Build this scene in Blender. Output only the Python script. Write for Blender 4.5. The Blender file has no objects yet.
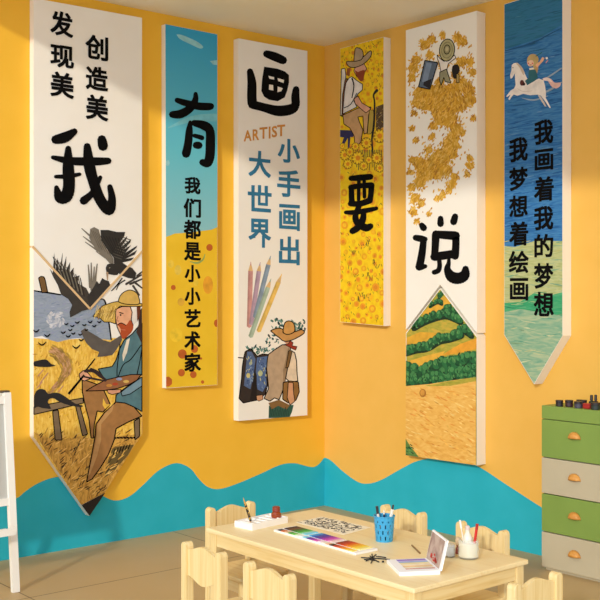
import bpy, bmesh, math, random
from mathutils import Vector, Matrix
from mathutils.geometry import tessellate_polygon

S = bpy.context.scene
C = S.collection
PI = math.pi

# ---------------------------------------------------------------- camera model
F, HY = 1054.0, 295.0
A = math.atan((1555 - 300) / F)
D = Vector((math.cos(A), math.sin(A), 0)); R = Vector((math.sin(A), -math.cos(A), 0)); Z = Vector((0, 0, 1))
CAM = Vector((-4.964, -5.639, 1.5))
H = 3.271                                   # ceiling height

def at(u, v, ax, val):
    """point of the photograph (u, v) on the plane  axis ax = val"""
    r = D + (u - 300) / F * R + (HY - v) / F * Z
    return CAM + r * ((val - CAM[ax]) / r[ax])

# ---------------------------------------------------------------- materials
def lin(c):
    c /= 255.0
    return c / 12.92 if c <= .04045 else ((c + .055) / 1.055) ** 2.4
def rgb(*c): return (lin(c[0]), lin(c[1]), lin(c[2]), 1)

MATS = {}
def new_mat(name):
    m = bpy.data.materials.new(name); m.use_nodes = True
    nt = m.node_tree; b = nt.nodes['Principled BSDF']
    return m, nt, b

def plain(name, col, rough=.5, metal=0, spec=.5):
    if name in MATS: return MATS[name]
    m, nt, b = new_mat(name)
    b.inputs['Base Color'].default_value = rgb(*col); b.inputs['Roughness'].default_value = rough
    b.inputs['Metallic'].default_value = metal; b.inputs['Specular IOR Level'].default_value = spec
    MATS[name] = m; return m

def noisy(name, cols, scale=(20, 20, 20), rot=(0, 0, 0), detail=4, rough=.65, dist=0., lo=.3, hi=.7, bump=0, spec=.3):
    """noise-driven mix between a list of colours, in the object's own coordinates"""
    if name in MATS: return MATS[name]
    m, nt, b = new_mat(name); N = nt.nodes; L = nt.links
    tc = N.new('ShaderNodeTexCoord'); mp = N.new('ShaderNodeMapping'); no = N.new('ShaderNodeTexNoise'); cr = N.new('ShaderNodeValToRGB')
    mp.inputs['Scale'].default_value = scale; mp.inputs['Rotation'].default_value = rot
    no.inputs['Scale'].default_value = 1; no.inputs['Detail'].default_value = detail; no.inputs['Distortion'].default_value = dist
    L.new(tc.outputs['Object'], mp.inputs['Vector']); L.new(mp.outputs['Vector'], no.inputs['Vector'])
    L.new(no.outputs['Fac'], cr.inputs['Fac']); L.new(cr.outputs['Color'], b.inputs['Base Color'])
    els = cr.color_ramp.elements
    while len(els) < len(cols): els.new(.5)
    for i, c in enumerate(cols):
        els[i].position = lo + (hi - lo) * i / max(1, len(cols) - 1)
    for i, c in enumerate(cols): els[i].color = rgb(*c)
    b.inputs['Roughness'].default_value = rough; b.inputs['Specular IOR Level'].default_value = spec
    if bump:
        bp = N.new('ShaderNodeBump'); bp.inputs['Strength'].default_value = bump; bp.inputs['Distance'].default_value = .002
        L.new(no.outputs['Fac'], bp.inputs['Height']); L.new(bp.outputs['Normal'], b.inputs['Normal'])
    MATS[name] = m; return m

def paint(col):
    """flat printed colour with a little hand-painted unevenness"""
    n = 'print_%d_%d_%d' % tuple(col)
    if n in MATS: return MATS[n]
    k = lambda f: tuple(max(0, min(255, int(c * f))) for c in col)
    return noisy(n, [k(.93), col, k(1.05)], (22, 22, 22), detail=3, rough=.7)

def wood(name, axis, light=(236, 208, 146), dark=(222, 188, 118)):
    if name in MATS: return MATS[name]
    sc = [55, 55, 55]; sc[axis] = 2.5
    return noisy(name, [dark, light, (241, 217, 160)], tuple(sc), detail=5, dist=.8, lo=.25, hi=.75, rough=.42, bump=.05, spec=.4)

WX, WY, WZ = wood('birch_along', 0), wood('birch_deep', 1), wood('birch_upright', 2)

# the orange plaster, the teal mural and the floor tiles
M_orange = noisy('orange_plaster', [(243, 186, 54), (247, 190, 60)], (6, 6, 6), rough=.6, bump=.03, spec=.25)
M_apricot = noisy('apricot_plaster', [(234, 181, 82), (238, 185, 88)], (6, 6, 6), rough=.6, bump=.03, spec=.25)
M_teal = noisy('teal_paint', [(38, 174, 190), (46, 180, 197)], (6, 6, 6), rough=.6, bump=.03, spec=.25)
M_ceil = noisy('ceiling_paint', [(244, 238, 218), (248, 242, 224)], (3, 3, 3), rough=.9, spec=.1)
M_side = plain('plain_plaster', (238, 228, 208), .8)

def floor_mat():
    m, nt, b = new_mat('floor_tiles'); N = nt.nodes; L = nt.links
    tc = N.new('ShaderNodeTexCoord'); sp = N.new('ShaderNodeSeparateXYZ'); L.new(tc.outputs['Object'], sp.inputs[0])
    def line(out, off, step):
        a = N.new('ShaderNodeMath'); a.operation = 'ADD'; a.inputs[1].default_value = off; L.new(out, a.inputs[0])
        p = N.new('ShaderNodeMath'); p.operation = 'PINGPONG'; p.inputs[1].default_value = step / 2; L.new(a.outputs[0], p.inputs[0])
        g = N.new('ShaderNodeMath'); g.operation = 'LESS_THAN'; g.inputs[1].default_value = .0035; L.new(p.outputs[0], g.inputs[0])
        return g.outputs[0]
    mx = N.new('ShaderNodeMath'); mx.operation = 'MAXIMUM'
    L.new(line(sp.outputs['X'], 1.279 + 13.51, 1.351), mx.inputs[0]); L.new(line(sp.outputs['Y'], .777 + 13.51, 2.702), mx.inputs[1])
    no = N.new('ShaderNodeTexNoise'); no.inputs['Scale'].default_value = 2.2; no.inputs['Detail'].default_value = 6
    L.new(tc.outputs['Object'], no.inputs['Vector'])
    cr = N.new('ShaderNodeValToRGB'); cr.color_ramp.elements[0].position = .3; cr.color_ramp.elements[1].position = .7
    cr.color_ramp.elements[0].color = rgb(192, 163, 114); cr.color_ramp.elements[1].color = rgb(199, 170, 122)
    L.new(no.outputs['Fac'], cr.inputs['Fac'])
    mi = N.new('ShaderNodeMix'); mi.data_type = 'RGBA'; L.new(mx.outputs[0], mi.inputs[0]); L.new(cr.outputs['Color'], mi.inputs[6])
    mi.inputs[7].default_value = rgb(120, 92, 58)
    L.new(mi.outputs[2], b.inputs['Base Color']); b.inputs['Roughness'].default_value = .45; b.inputs['Specular IOR Level'].default_value = .3
    return m
M_floor = floor_mat()

# ---------------------------------------------------------------- object helpers
def link(name, me, parent=None, loc=None):
    o = bpy.data.objects.new(name, me); C.objects.link(o)
    if parent: o.parent = parent
    if loc is not None: o.location = loc
    return o
def tag(o, label=None, cat=None, group=None, kind=None):
    if label: o['label'] = label
    if cat: o['category'] = cat
    if group: o['group'] = group
    if kind: o['kind'] = kind
    return o
def empty(name, loc, rz, label, cat, group=None):
    o = bpy.data.objects.new(name, None); C.objects.link(o); o.empty_display_size = .05
    o.location = loc; o.rotation_euler = (0, 0, rz)
    return tag(o, label, cat, group)
def build(name, bm, mats, parent=None, loc=None, bevel=0, smooth=False, seg=2):
    bmesh.ops.recalc_face_normals(bm, faces=bm.faces)
    me = bpy.data.meshes.new(name); bm.to_mesh(me); bm.free()
    for m in (mats if isinstance(mats, (list, tuple)) else [mats]): me.materials.append(m)
    o = link(name, me, parent, loc)
    if smooth:
        for p in me.polygons: p.use_smooth = True
    if bevel:
        b = o.modifiers.new('bevel', 'BEVEL'); b.width = bevel; b.segments = seg; b.limit_method = 'ANGLE'
    return o
def copy_tree(o, parent=None):
    c = o.copy(); C.objects.link(c)
    if parent: c.parent = parent
    for ch in list(o.children): copy_tree(ch, c)
    return c

def box(bm, x0, x1, y0, y1, z0, z1, mi=0):
    v = [bm.verts.new((x, y, z)) for z in (z0, z1) for y in (y0, y1) for x in (x0, x1)]
    for f in ((0, 2, 3, 1), (4, 5, 7, 6), (0, 1, 5, 4), (2, 6, 7, 3), (0, 4, 6, 2), (1, 3, 7, 5)):
        bm.faces.new([v[i] for i in f]).material_index = mi
    return bm
def bxm(*a): return box(bmesh.new(), *a)

def bar(bm, p, q, w, d, up=(0, 0, 1), mi=0):
    """rectangular bar from p to q, w across and d deep"""
    p, q = Vector(p), Vector(q); t = (q - p).normalized(); u = Vector(up)
    if abs(t.dot(u)) > .98: u = Vector((1, 0, 0))
    s = t.cross(u).normalized(); n = s.cross(t).normalized()
    r = [[bm.verts.new(c + s * a * w / 2 + n * b * d / 2) for a, b in ((-1, -1), (1, -1), (1, 1), (-1, 1))] for c in (p, q)]
    bm.faces.new(r[0][::-1]).material_index = mi; bm.faces.new(r[1]).material_index = mi
    for i in range(4): bm.faces.new((r[0][i], r[0][(i + 1) % 4], r[1][(i + 1) % 4], r[1][i])).material_index = mi
    return bm

def tube(bm, pts, rads, n=10, mi=0, caps=True):
    pts = [Vector(p) for p in pts]
    if not isinstance(rads, (list, tuple)): rads = [rads] * len(pts)
    rings = []
    for i, p in enumerate(pts):
        t = (pts[min(i + 1, len(pts) - 1)] - pts[max(i - 1, 0)]).normalized()
        u = Vector((0, 0, 1)) if abs(t.z) < .9 else Vector((1, 0, 0))
        s = t.cross(u).normalized(); k = s.cross(t).normalized()
        rings.append([bm.verts.new(p + (s * math.cos(2 * PI * j / n) + k * math.sin(2 * PI * j / n)) * rads[i]) for j in range(n)])
    for a, b in zip(rings, rings[1:]):
        for j in range(n): bm.faces.new((a[j], a[(j + 1) % n], b[(j + 1) % n], b[j])).material_index = mi
    if caps:
        bm.faces.new(rings[0][::-1]).material_index = mi; bm.faces.new(rings[-1]).material_index = mi
    return bm

def lathe(bm, prof, n=24, mi=0, c=(0, 0)):
    rings = [[bm.verts.new((c[0] + max(r, 1e-4) * math.cos(2 * PI * j / n), c[1] + max(r, 1e-4) * math.sin(2 * PI * j / n), z)) for j in range(n)] for r, z in prof]
    for a, b in zip(rings, rings[1:]):
        for j in range(n): bm.faces.new((a[j], a[(j + 1) % n], b[(j + 1) % n], b[j])).material_index = mi
    bm.faces.new(rings[0][::-1]).material_index = mi; bm.faces.new(rings[-1]).material_index = mi
    return bm

def prism(bm, pts, depth, mi_face=0, mi_side=0):
    """closed solid from a planar outline (list of Vector), pushed back by the vector depth"""
    n = len(pts)
    a = [bm.verts.new(p) for p in pts]; b = [bm.verts.new(p + depth) for p in pts]
    for t in tessellate_polygon([pts]):
        bm.faces.new([a[i] for i in t]).material_index = mi_face
        bm.faces.new([b[i] for i in t]).material_index = mi_side
    for i in range(n):
        bm.faces.new((a[i], a[(i + 1) % n], b[(i + 1) % n], b[i])).material_index = mi_side
    return bm

# ---------------------------------------------------------------- room
def smooth_pts(pts, k=6):
    out = []
    for i in range(len(pts) - 1):
        p0, p1, p2, p3 = pts[max(i - 1, 0)], pts[i], pts[i + 1], pts[min(i + 2, len(pts) - 1)]
        for j in range(k):
            t = j / k
            out.append(tuple(.5 * (2 * b + (c - a) * t + (2 * a - 5 * b + 4 * c - d) * t * t + (3 * b - a - 3 * c + d) * t ** 3) for a, b, c, d in zip(p0, p1, p2, p3)))
    out.append(tuple(pts[-1])); return out

left_px = [(0, 501), (16.7, 498), (25, 491.7), (36.7, 484), (51.7, 478), (66, 477), (85, 484), (105, 497), (117, 500.5), (130, 496), (143, 485), (157, 471.7),
           (170, 464.5), (180, 463.5), (191, 469), (199, 479), (208, 487), (219, 489), (235, 484.5), (260, 474), (280, 465), (295, 463.3), (314, 467), (324.5, 457.5)]
right_px = [(324.5, 457.5), (331, 460.5), (342.5, 471), (357.5, 481.7), (368.7, 483.6), (382, 479.5), (402.5, 468), (417.5, 461), (440, 457), (462, 460), (481, 468), (504, 483), (541, 507), (560, 518), (580, 525), (600, 527)]
wl = [(p.x, p.z) for p in (at(u, v, 1, 0) for u, v in left_px)]
wl = [(-8, .6), (-6.5, .3), (-5, .65), (-3.7, .4), (-2.9, .3)] + wl; wl[-1] = (0, wl[-1][1])
wr = [(p.y, p.z) for p in (at(u, v, 0, 0) for u, v in right_px)]
wr[0] = (0, wr[0][1]); wr += [(-3.2, .45), (-4.2, .7), (-5.4, .35), (-6.7, .6), (-8, .4)]

def wall(name, curve, put, back, upper):
    bm = bmesh.new(); row = []
    for s, z in smooth_pts(curve):
        row.append([bm.verts.new(put(s, q)) for q in (0, z, H)])
    for a, b in zip(row, row[1:]):
        bm.faces.new((a[0], b[0], b[1], a[1])).material_index = 1
        bm.faces.new((a[1], b[1], b[2], a[2])).material_index = 0
    ends = [row[0], row[-1]]
    k = [[bm.verts.new(v.co + Vector(back)) for v in (e[0], e[2])] for e in ends]
    f = bm.faces.new((k[0][0], k[0][1], k[1][1], k[1][0])); f.material_index = 2
    for e, kk in zip(ends, k):
        f = bm.faces.new((e[0], e[1], e[2], kk[1], kk[0])); f.material_index = 2
    f = bm.faces.new([r[2] for r in row] + [k[1][1], k[0][1]]); f.material_index = 2
    f = bm.faces.new([r[0] for r in row] + [k[1][0], k[0][0]]); f.material_index = 2
    return tag(build(name, bm, [upper, M_teal, M_side]), kind='structure')
wall('wall_left', wl, lambda s, z: (s, 0, z), (0, .12, 0), M_orange)
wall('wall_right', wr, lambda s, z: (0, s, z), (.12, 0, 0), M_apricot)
tag(build('floor', bxm(-8, .12, -8, .12, -.1, 0), M_floor), kind='structure')
# the ceiling stops at x = -3.11: daylight falls in past its edge
tag(build('ceiling', bxm(-3.11, .12, -8, .12, H, H + .12), M_ceil), kind='structure')

# ---------------------------------------------------------------- banner artwork
INK = plain('black_ink', (9, 8, 8), .8, spec=.1)
class Art:
    """flat print: coloured shapes traced on one banner's front"""
    def __init__(self, ax, val, origin, clip=None):
        self.ax, self.val, self.o = ax, val, Vector(origin); self.clip = clip
        self.v, self.f, self.mi, self.mats, self.k, self.n = [], [], [], [], 1, 0
        self.vp = 1555 if ax == 1 else -585
    def pt(self, u, v, k=None):
        p = at(u, v, self.ax, self.val) - self.o
        p[self.ax] -= (self.k if k is None else k) * 1.2e-5
        return p
    def m(self, mat):
        if isinstance(mat, tuple): mat = paint(mat)
        if mat not in self.mats: self.mats.append(mat)
        return self.mats.index(mat)
    def _poly(self, pts, mi):
        if self.clip: pts = clip_convex(pts, self.clip)
        if len(pts) < 3: return
        P = [Vector((x, y, 0)) for x, y in pts]; b = len(self.v)
        self.v += [self.pt(x, y) for x, y in pts]
        for t in tessellate_polygon([P]):
            self.f.append([b + i for i in t]); self.mi.append(mi)
    def poly(self, mat, pts, sm=0, line=0, lc=INK, step=1):
        if sm: pts = smooth_pts(list(pts) + [pts[0]], sm)[:-1]
        self._poly(pts, self.m(mat)); self.k += step
        if line: self.stroke(lc, [p + (line,) for p in [tuple(q[:2]) for q in pts] + [tuple(pts[0][:2])]], sm=0, step=step)
    def stroke(self, mat, pts, sm=4, step=1, cap=8):
        """pts: (u, v, width)"""
        mi = self.m(mat); q = smooth_pts(pts, sm) if sm and len(pts) > 2 else list(pts)
        if mat is INK and max(p[2] for p in q) > 2.6: q = [(p[0], p[1], p[2] * 1.12) for p in q]   # brush lettering
        wide = q[0][2] > 2; k0 = self.k
        for i, (a, b) in enumerate(zip(q, q[1:])):
            if wide: self.k = k0 + i % 2
            dx, dy = b[0] - a[0], b[1] - a[1]; l = math.hypot(dx, dy)
            if l < 1e-6: continue
            nx, ny = -dy / l / 2, dx / l / 2
            self._poly([(a[0] + nx * a[2], a[1] + ny * a[2]), (b[0] + nx * b[2], b[1] + ny * b[2]), (b[0] - nx * b[2], b[1] - ny * b[2]), (a[0] - nx * a[2], a[1] - ny * a[2])], mi)
        if wide: self.k = k0 + 2
        for a in (q if wide else (q if len(q) < 5 and cap > 4 else [])):
            self.k += .5 if wide else 0
            self._poly([(a[0] + a[2] / 2 * math.cos(2 * PI * j / cap), a[1] + a[2] / 2 * math.sin(2 * PI * j / cap)) for j in range(cap)], mi)
        self.k = k0 + (step if not wide else max(step, 3) if step else 0)
    def disc(self, mat, u, v, rx, ry=None, n=18, step=1, rot=0):
        ry = ry or rx; c, s = math.cos(rot), math.sin(rot); k0 = self.k
        if not step: self.k += self.sub(10)
        self._poly([(u + rx * math.cos(2 * PI * j / n) * c - ry * math.sin(2 * PI * j / n) * s, v + rx * math.cos(2 * PI * j / n) * s + ry * math.sin(2 * PI * j / n) * c) for j in range(n)], self.m(mat))
        self.k = k0 + step
    def sub(self, n):
        self.n += 1; return self.n % n
    def leaf(self, mat, u, v, l, w, ang, step=0, sub=20):
        k0 = self.k; self.k += self.sub(sub)
        c, s = math.cos(ang), math.sin(ang)
        self._poly([(u + a * l * c - b * w * s, v + a * l * s + b * w * c) for a, b in ((-.5, 0), (-.2, .5), (.2, .4), (.5, 0), (.15, -.45), (-.25, -.4))], self.m(mat))
        self.k = k0 + step
    def glyph(self, mat, ch, x0, y0, x1, y1, tilt=None):
        g, fs = GLYPH[ch]; uc, vc = (x0 + x1) / 2, (y0 + y1) / 2; w, h = x1 - x0, y1 - y0
        sl = (vc - HY) / (uc - self.vp) if tilt is None else tilt
        h -= abs(sl) * w * .8
        mi = self.m(mat); e = .36 if w > 12 else .15
        for i, (ex, ey) in enumerate(((-e, -e), (e, e), (-e, e), (e, -e))):
            b = len(self.v)
            for x, y in g: self.v.append(self.pt(uc + x * (w - 2 * e) + ex, vc - y * (h - 2 * e) + sl * x * w + ey, self.k + i))
            for f in fs: self.f.append([b + j for j in f]); self.mi.append(mi)
    def done(self, name, parent):
        me = bpy.data.meshes.new(name); me.from_pydata(self.v, [], self.f)
        for m in self.mats: me.materials.append(m)
        for p, i in zip(me.polygons, self.mi): p.material_index = i
        o = link(name, me, parent)
        self.v, self.f, self.mi, self.mats = [], [], [], []
        return o

def clip_convex(poly, cl):
    area = sum(a[0] * b[1] - b[0] * a[1] for a, b in zip(cl, cl[1:] + cl[:1]))
    sg = 1 if area > 0 else -1
    for a, b in zip(cl, cl[1:] + cl[:1]):
        side = lambda p: sg * ((b[0] - a[0]) * (p[1] - a[1]) - (b[1] - a[1]) * (p[0] - a[0]))
        out = []
        for p, q in zip(poly, list(poly[1:]) + [poly[0]]):
            sp, sq = side(p), side(q)
            if sp >= 0: out.append(tuple(p[:2]))
            if sp * sq < 0:
                t = sp / (sp - sq); out.append((p[0] + (q[0] - p[0]) * t, p[1] + (q[1] - p[1]) * t))
        poly = out
        if len(poly) < 3: return []
    return poly

# lettering outlines from Blender's own built-in font
GLYPH = {}
def load_glyphs(chars, off):
    for ch in chars:
        c = bpy.data.curves.new('g', 'FONT'); c.body = ch; c.offset = off; c.resolution_u = 3
        o = bpy.data.objects.new('g', c); C.objects.link(o)
        me = bpy.data.meshes.new_from_object(o.evaluated_get(bpy.context.evaluated_depsgraph_get()))
        xs = [v.co.x for v in me.vertices]; ys = [v.co.y for v in me.vertices]
        x0, x1, y0, y1 = min(xs), max(xs), min(ys), max(ys)
        GLYPH[ch] = ([((v.co.x - x0) / (x1 - x0) - .5, (v.co.y - y0) / (y1 - y0) - .5) for v in me.vertices], [list(p.vertices) for p in me.polygons])
        bpy.data.objects.remove(o); bpy.data.curves.remove(c); bpy.data.meshes.remove(me)
load_glyphs('发现美创造我们都是小艺术家手出大世界', .012)
load_glyphs('画着的梦想绘', .01)
load_glyphs('ARTIS', .012)

def crop(x0, y0, s):
    return lambda pts: [(x0 + p[0] / s, y0 + p[1] / s) + tuple(w / s for w in p[2:]) for p in pts]

M_white = noisy('white_board', [(243, 236, 222), (246, 240, 228)], (4, 4, 4), rough=.7, spec=.2)
M_edge = plain('board_edge', (248, 240, 224), .7, spec=.2)

def banner(ax, t, px, label, face=M_white):
    """empty at the banner's foot on the wall + its board; px = outline of the front"""
    P = [at(u, v, ax, -t) for u, v in px]
    lo = min(p.z for p in P); mid = sum((p for p in P), Vector()) / len(P)
    o = Vector((mid.x, 0, lo)) if ax == 1 else Vector((0, mid.y, lo))
    e = empty('wall_banner', o, 0, label, 'banner', 'painted banners on the two walls')
    return e, o, [p - o for p in P]
def board(name, P, ax, t, parent, face=M_white):
    d = Vector((0, t - .001, 0)) if ax == 1 else Vector((t - .001, 0, 0))
    return build(name, prism(bmesh.new(), P, d, 0, 1), [face, M_edge], parent)

rnd = random.Random(7)
YEL = [(226, 176, 40), (238, 190, 55), (205, 145, 30), (246, 205, 80), (190, 130, 35)]

# ---- banner 1: painter and crows over the wheat, ends as a pencil tip
def banner_crows():
    t = .05
    outer = [(33.6, -2), (142, 17.8), (142, 434), (89.3, 516), (33.6, 437)]
    e, o, P = banner(1, t, outer, 'wide white banner with crows and a straw-hatted painter, ending in a black pencil tip')
    up = [at(u, v, 1, -t) - o for u, v in ((33.6, -2), (142, 17.8), (142, 250.5), (90, 307.8), (33.6, 245.6))]
    lowp = [at(u, v, 1, -t) - o for u, v in ((33.6, 247.2), (90, 309.6), (142, 252.2), (142, 434), (89.3, 516), (33.6, 437))]
    board('upper_board', up, 1, t, e); board('lower_board', lowp, 1, t, e)
    a = Art(1, -t, o)
    wheat = noisy('wheat_paint', [(206, 150, 56), (232, 180, 66), (240, 196, 84), (248, 214, 116)], (60, 60, 16), (0, .5, 0), detail=3, dist=1.5)
    sky = noisy('blue_canvas_paint', [(132, 144, 158), (152, 162, 174), (140, 150, 176)], (14, 14, 30), detail=4, dist=2)
    a.poly(wheat, [(33.7, 338), (60, 340), (90, 338), (118, 338), (141.9, 336), (141.9, 434), (104.8, 492.8), (81.3, 505), (33.7, 437)])
    a.poly(sky, [(33.7, 290.5), (41, 291), (48, 292.5), (61, 294.5), (75, 300), (90, 307), (99.5, 299), (105, 301), (108, 320), (111, 340), (100, 339), (90, 341), (80, 338), (70, 339), (58, 342), (50, 340), (42, 336), (33.7, 337.5)])
    for q in range(70):
        an = rnd.uniform(0, 6.28); r = 9 * math.sqrt(rnd.random())
        a.leaf(rnd.choice([(190, 192, 198), (206, 204, 204), (170, 176, 190)]), 56 + r * math.cos(an), 320 + r * math.sin(an), 4.5, 1.8, an + 1.2)
    for q in range(60):
        a.leaf(rnd.choice([(122, 136, 158), (160, 168, 184), (150, 152, 180), (132, 150, 162)]), rnd.uniform(36, 102), rnd.uniform(302, 334), rnd.uniform(3, 7), 1.1, rnd.uniform(-.6, .3))
    a.k += 21
    a.stroke(INK, [(33.8, 290.6, 1.2), (42, 292, 1.6), (50, 293, 1.6), (61, 294.8, 1.4)])
    a.stroke(INK, [(99.5, 299, 1.3), (105, 301.3, 1.6), (108.5, 320, 1.6), (111.2, 340, 1.4)])
    a.poly((120, 88, 48), [(38.5, 278), (41, 276.3), (44, 277), (45.2, 280), (47.6, 292), (42, 292.8)], line=1)
    # stubble strokes all over the field
    for q in range(230):
        u, v = rnd.uniform(35, 141), rnd.uniform(343, 432)
        a.leaf(rnd.choice(YEL), u, v, rnd.uniform(3, 6), .9, -.9 + .9 * math.sin(u * .09 + v * .05) + rnd.uniform(-.3, .3))
    a.k += 21
    # the winding track
    tr = smooth_pts([(52, 350), (60, 355), (66, 364), (66, 373), (60, 382), (53, 390), (46, 397)], 8)
    for q in range(420):
        i = rnd.randrange(len(tr) - 1); (u, v), (u2, v2) = tr[i], tr[i + 1]; wd = 2.2 + 4.5 * math.sin(PI * min(1, (i + 8) / 40))
        an = math.atan2(v2 - v, u2 - u); off_ = rnd.uniform(-1, 1); rnx, rny = -math.sin(an), math.cos(an)
        a.leaf(rnd.choice([(178, 134, 70), (190, 142, 92), (164, 124, 64), (204, 156, 112)] if abs(off_) < .7 else [(176, 142, 60), (158, 124, 54), (206, 160, 60)]), u + rnx * off_ * wd, v + rny * off_ * wd, 6, 1.5, an + rnd.uniform(-.2, .2))
    a.k += 21
    for u, v in ((37, 384), (40, 379), (43, 375), (38, 372), (52, 384), (58, 388)):
        a.stroke((196, 140, 110), [(u, v + 4, 1.1), (u + 5, v - 2, 1.1)])
    # the grass at the foot
    grass = noisy('dry_grass_paint', [(140, 98, 44), (206, 154, 66), (230, 180, 86)], (70, 70, 20), (0, .7, 0), detail=3, dist=1.2)
    a.poly(grass, [(33.8, 432), (45, 437), (60, 440), (80, 436), (95, 440), (118, 436), (141, 434.5), (104.8, 492.8), (81.3, 505)])
    a.poly((104, 84, 42), [(113, 447), (134, 444.5), (128, 455), (114, 471), (104, 478), (108, 460)])
    for q in range(230):
        v = rnd.uniform(430, 494); s = max(0, v - 434) / 72
        u = rnd.uniform(40 + 44 * s, 134 - 36 * s)
        a.leaf(rnd.choice([(226, 176, 84), (240, 196, 110), (92, 62, 28), (60, 42, 22), (190, 136, 52)]), u, v, rnd.uniform(5, 10), 1.1, -.75 + rnd.uniform(-.4, .4))
    a.k += 21
    for q in range(7): a.stroke(INK, [(114 + q * 3.3, 437.6, 1.8), (115.6 + q * 3.3, 438, 1.8)])
    for q in range(6): a.stroke(INK, [(113 + q * 3, 455 - q * 1.2, 1), (115 + q * 3, 449 - q, 1)])
    # bench
    bw = (126, 104, 76)
    for q in ([(52.5, 411), (58, 410), (62, 440), (55, 440)], [(75.5, 406), (79.5, 405), (87.5, 434), (82.5, 436)], [(134, 421), (139.5, 418), (139.5, 436), (135, 440)]): a.poly(bw, q, line=1)
    a.poly((140, 116, 84), [(33.8, 407), (60, 402), (82.8, 398), (83.3, 403), (60, 408.5), (33.8, 414.5)], line=1)
    # trousers
    br, bl = (164, 116, 64), (190, 144, 88)
    a.poly(br, [(82, 379), (96, 384), (104, 391), (110, 404), (103, 412), (97, 411), (94, 425), (93.5, 438), (91, 438), (89, 420), (85, 405), (82.3, 392)], line=1.1)
    a.poly((238, 190, 70), [(103, 398), (106, 404), (110, 404.5), (105, 409), (102.5, 405)])
    a.poly(br, [(115.5, 402), (125, 403), (134, 407), (141.8, 416), (128, 422), (116, 428.5), (114, 440), (108, 455), (100, 468), (92, 479), (86.5, 482), (89, 468), (92.5, 450), (95, 436), (96, 424), (104, 413), (112, 406)], line=1.2)
    a.poly(bl, [(114, 404), (112, 411), (101, 424), (101, 440), (97, 456), (90, 474), (88, 476), (94, 450), (96.5, 436), (97.5, 424), (105, 413)])
    # coat
    co = (84, 120, 126)
    a.poly(co, [(124, 340), (132, 334), (137, 328), (141.8, 323), (141.8, 375), (118, 380), (108, 381), (103, 377), (98, 369), (112, 366.5), (116, 360), (119, 350)], line=1.1)
    a.poly(co, [(141.8, 377), (141.8, 411.5), (134, 407), (125, 403), (115.3, 402), (116, 395), (125, 388)], line=1.1)
    a.poly((116, 144, 156), [(141.8, 377), (141.8, 386), (130, 394), (122, 396), (121, 392), (126, 388)], line=.9)
    for q in ([(141, 345, 1), (131, 359, 1), (123, 365, 1), (118, 377, 1)], [(120, 342, 1), (119, 352, 1), (117, 368, 1), (117, 378, 1)], [(137, 374, 1), (140, 360, 1), (141.5, 350, 1)]): a.stroke(INK, q)
    a.poly((226, 214, 190), [(126.5, 340), (129.8, 338), (127, 352), (123, 361.5), (122.2, 355)])
    a.poly((60, 40, 34), [(138, 312), (141.8, 308), (141.8, 344), (139, 338), (136, 332), (138.5, 324)])
    # head, beard, bandage, hat
    a.poly((232, 222, 210), [(130, 307), (136.5, 306), (137, 314), (136.6, 322), (133, 325), (131, 316)])
    a.poly((110, 52, 28), [(136.5, 307), (140.5, 306), (140, 314), (137.2, 322)])
    a.poly((228, 168, 128), [(116, 309), (122, 306.5), (130, 306.5), (132, 312), (131, 320), (133, 325), (131, 332), (125, 338), (121, 336), (117, 327), (116, 322), (115, 315)], line=.9)
    a.poly((176, 76, 36), [(117, 324.5), (121, 322.5), (126, 325), (130, 320), (133, 326), (132, 331), (127, 336.5), (123, 339), (120.3, 335), (120.5, 329)], sm=3)
    a.stroke(INK, [(117.2, 325, .8), (121, 323, 1), (126, 325.5, .8)]); a.stroke((200, 110, 80), [(121, 329.5, 1), (125, 330, 1)])
    a.stroke(INK, [(119.5, 312.5, 1), (123, 313.5, 1)]); a.disc(INK, 120.5, 315, .9); a.stroke((160, 100, 70), [(118, 316, .7), (116.8, 320.5, .7), (119, 321, .7)])
    a.poly((206, 168, 78), [(92.5, 316.5), (97, 311), (103, 305.5), (112, 302.5), (118, 301.3), (141.8, 303.6), (141.8, 306.3), (131, 306.5), (120, 306), (115.5, 310), (115.5, 324), (110, 322), (104, 322), (99, 317.5)], line=.8)
    a.poly((214, 174, 88), [(118, 301.5), (120, 296), (124, 292), (130, 290), (136, 292.5), (138.5, 297), (138.8, 304), (128, 304.4), (121, 303)], sm=3, line=.9)
    for q in range(40):
        u = rnd.uniform(97, 116); a.stroke(rnd.choice([(150, 110, 44), (240, 206, 120)]), [(u, rnd.uniform(305, 313), .6), (u - 3, rnd.uniform(313, 320), .6)], step=0)
    a.k += 21
    # palette, hands, brushes
    a.poly((150, 98, 60), [(85.5, 391), (93, 386.5), (105, 380), (118, 377), (131, 374.5), (141, 374.5), (137, 380), (128, 385), (117, 388.5), (104, 390.5)], line=1)
    for c, u, v in (((214, 176, 92), 126, 381.5), ((150, 160, 190), 119, 379), ((178, 70, 40), 115, 384), ((206, 140, 60), 109, 385.5)): a.disc(c, u, v, 3, 1.5)
    a.poly((222, 158, 122), [(107, 390), (121, 389.5), (120, 392.5), (112, 394.5), (108, 393)], line=.7)
    a.poly((226, 166, 132), [(79, 374), (83, 370.5), (88, 373), (92, 378), (84, 381), (80, 379)], line=.9)
    a.stroke(INK, [(95, 358.5, 1.2), (90, 365, 1.4), (85, 371, 1.4)]); a.stroke(INK, [(84, 375, 2), (75, 386, 2.2), (68.3, 394, 2.4)])
    for q in ([(85, 371, 3), (93, 371, 3), (100, 376, 3), (106, 380, 2)], [(83, 376.5, 1.6), (95, 379, 2), (106, 381, 1.4)], [(90, 368.5, 2), (98, 372, 2), (103, 378, 2)]): a.stroke((48, 34, 34), q)
    # crows
    dk, gy, md = (62, 56, 50), (122, 114, 100), (94, 86, 78)
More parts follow.
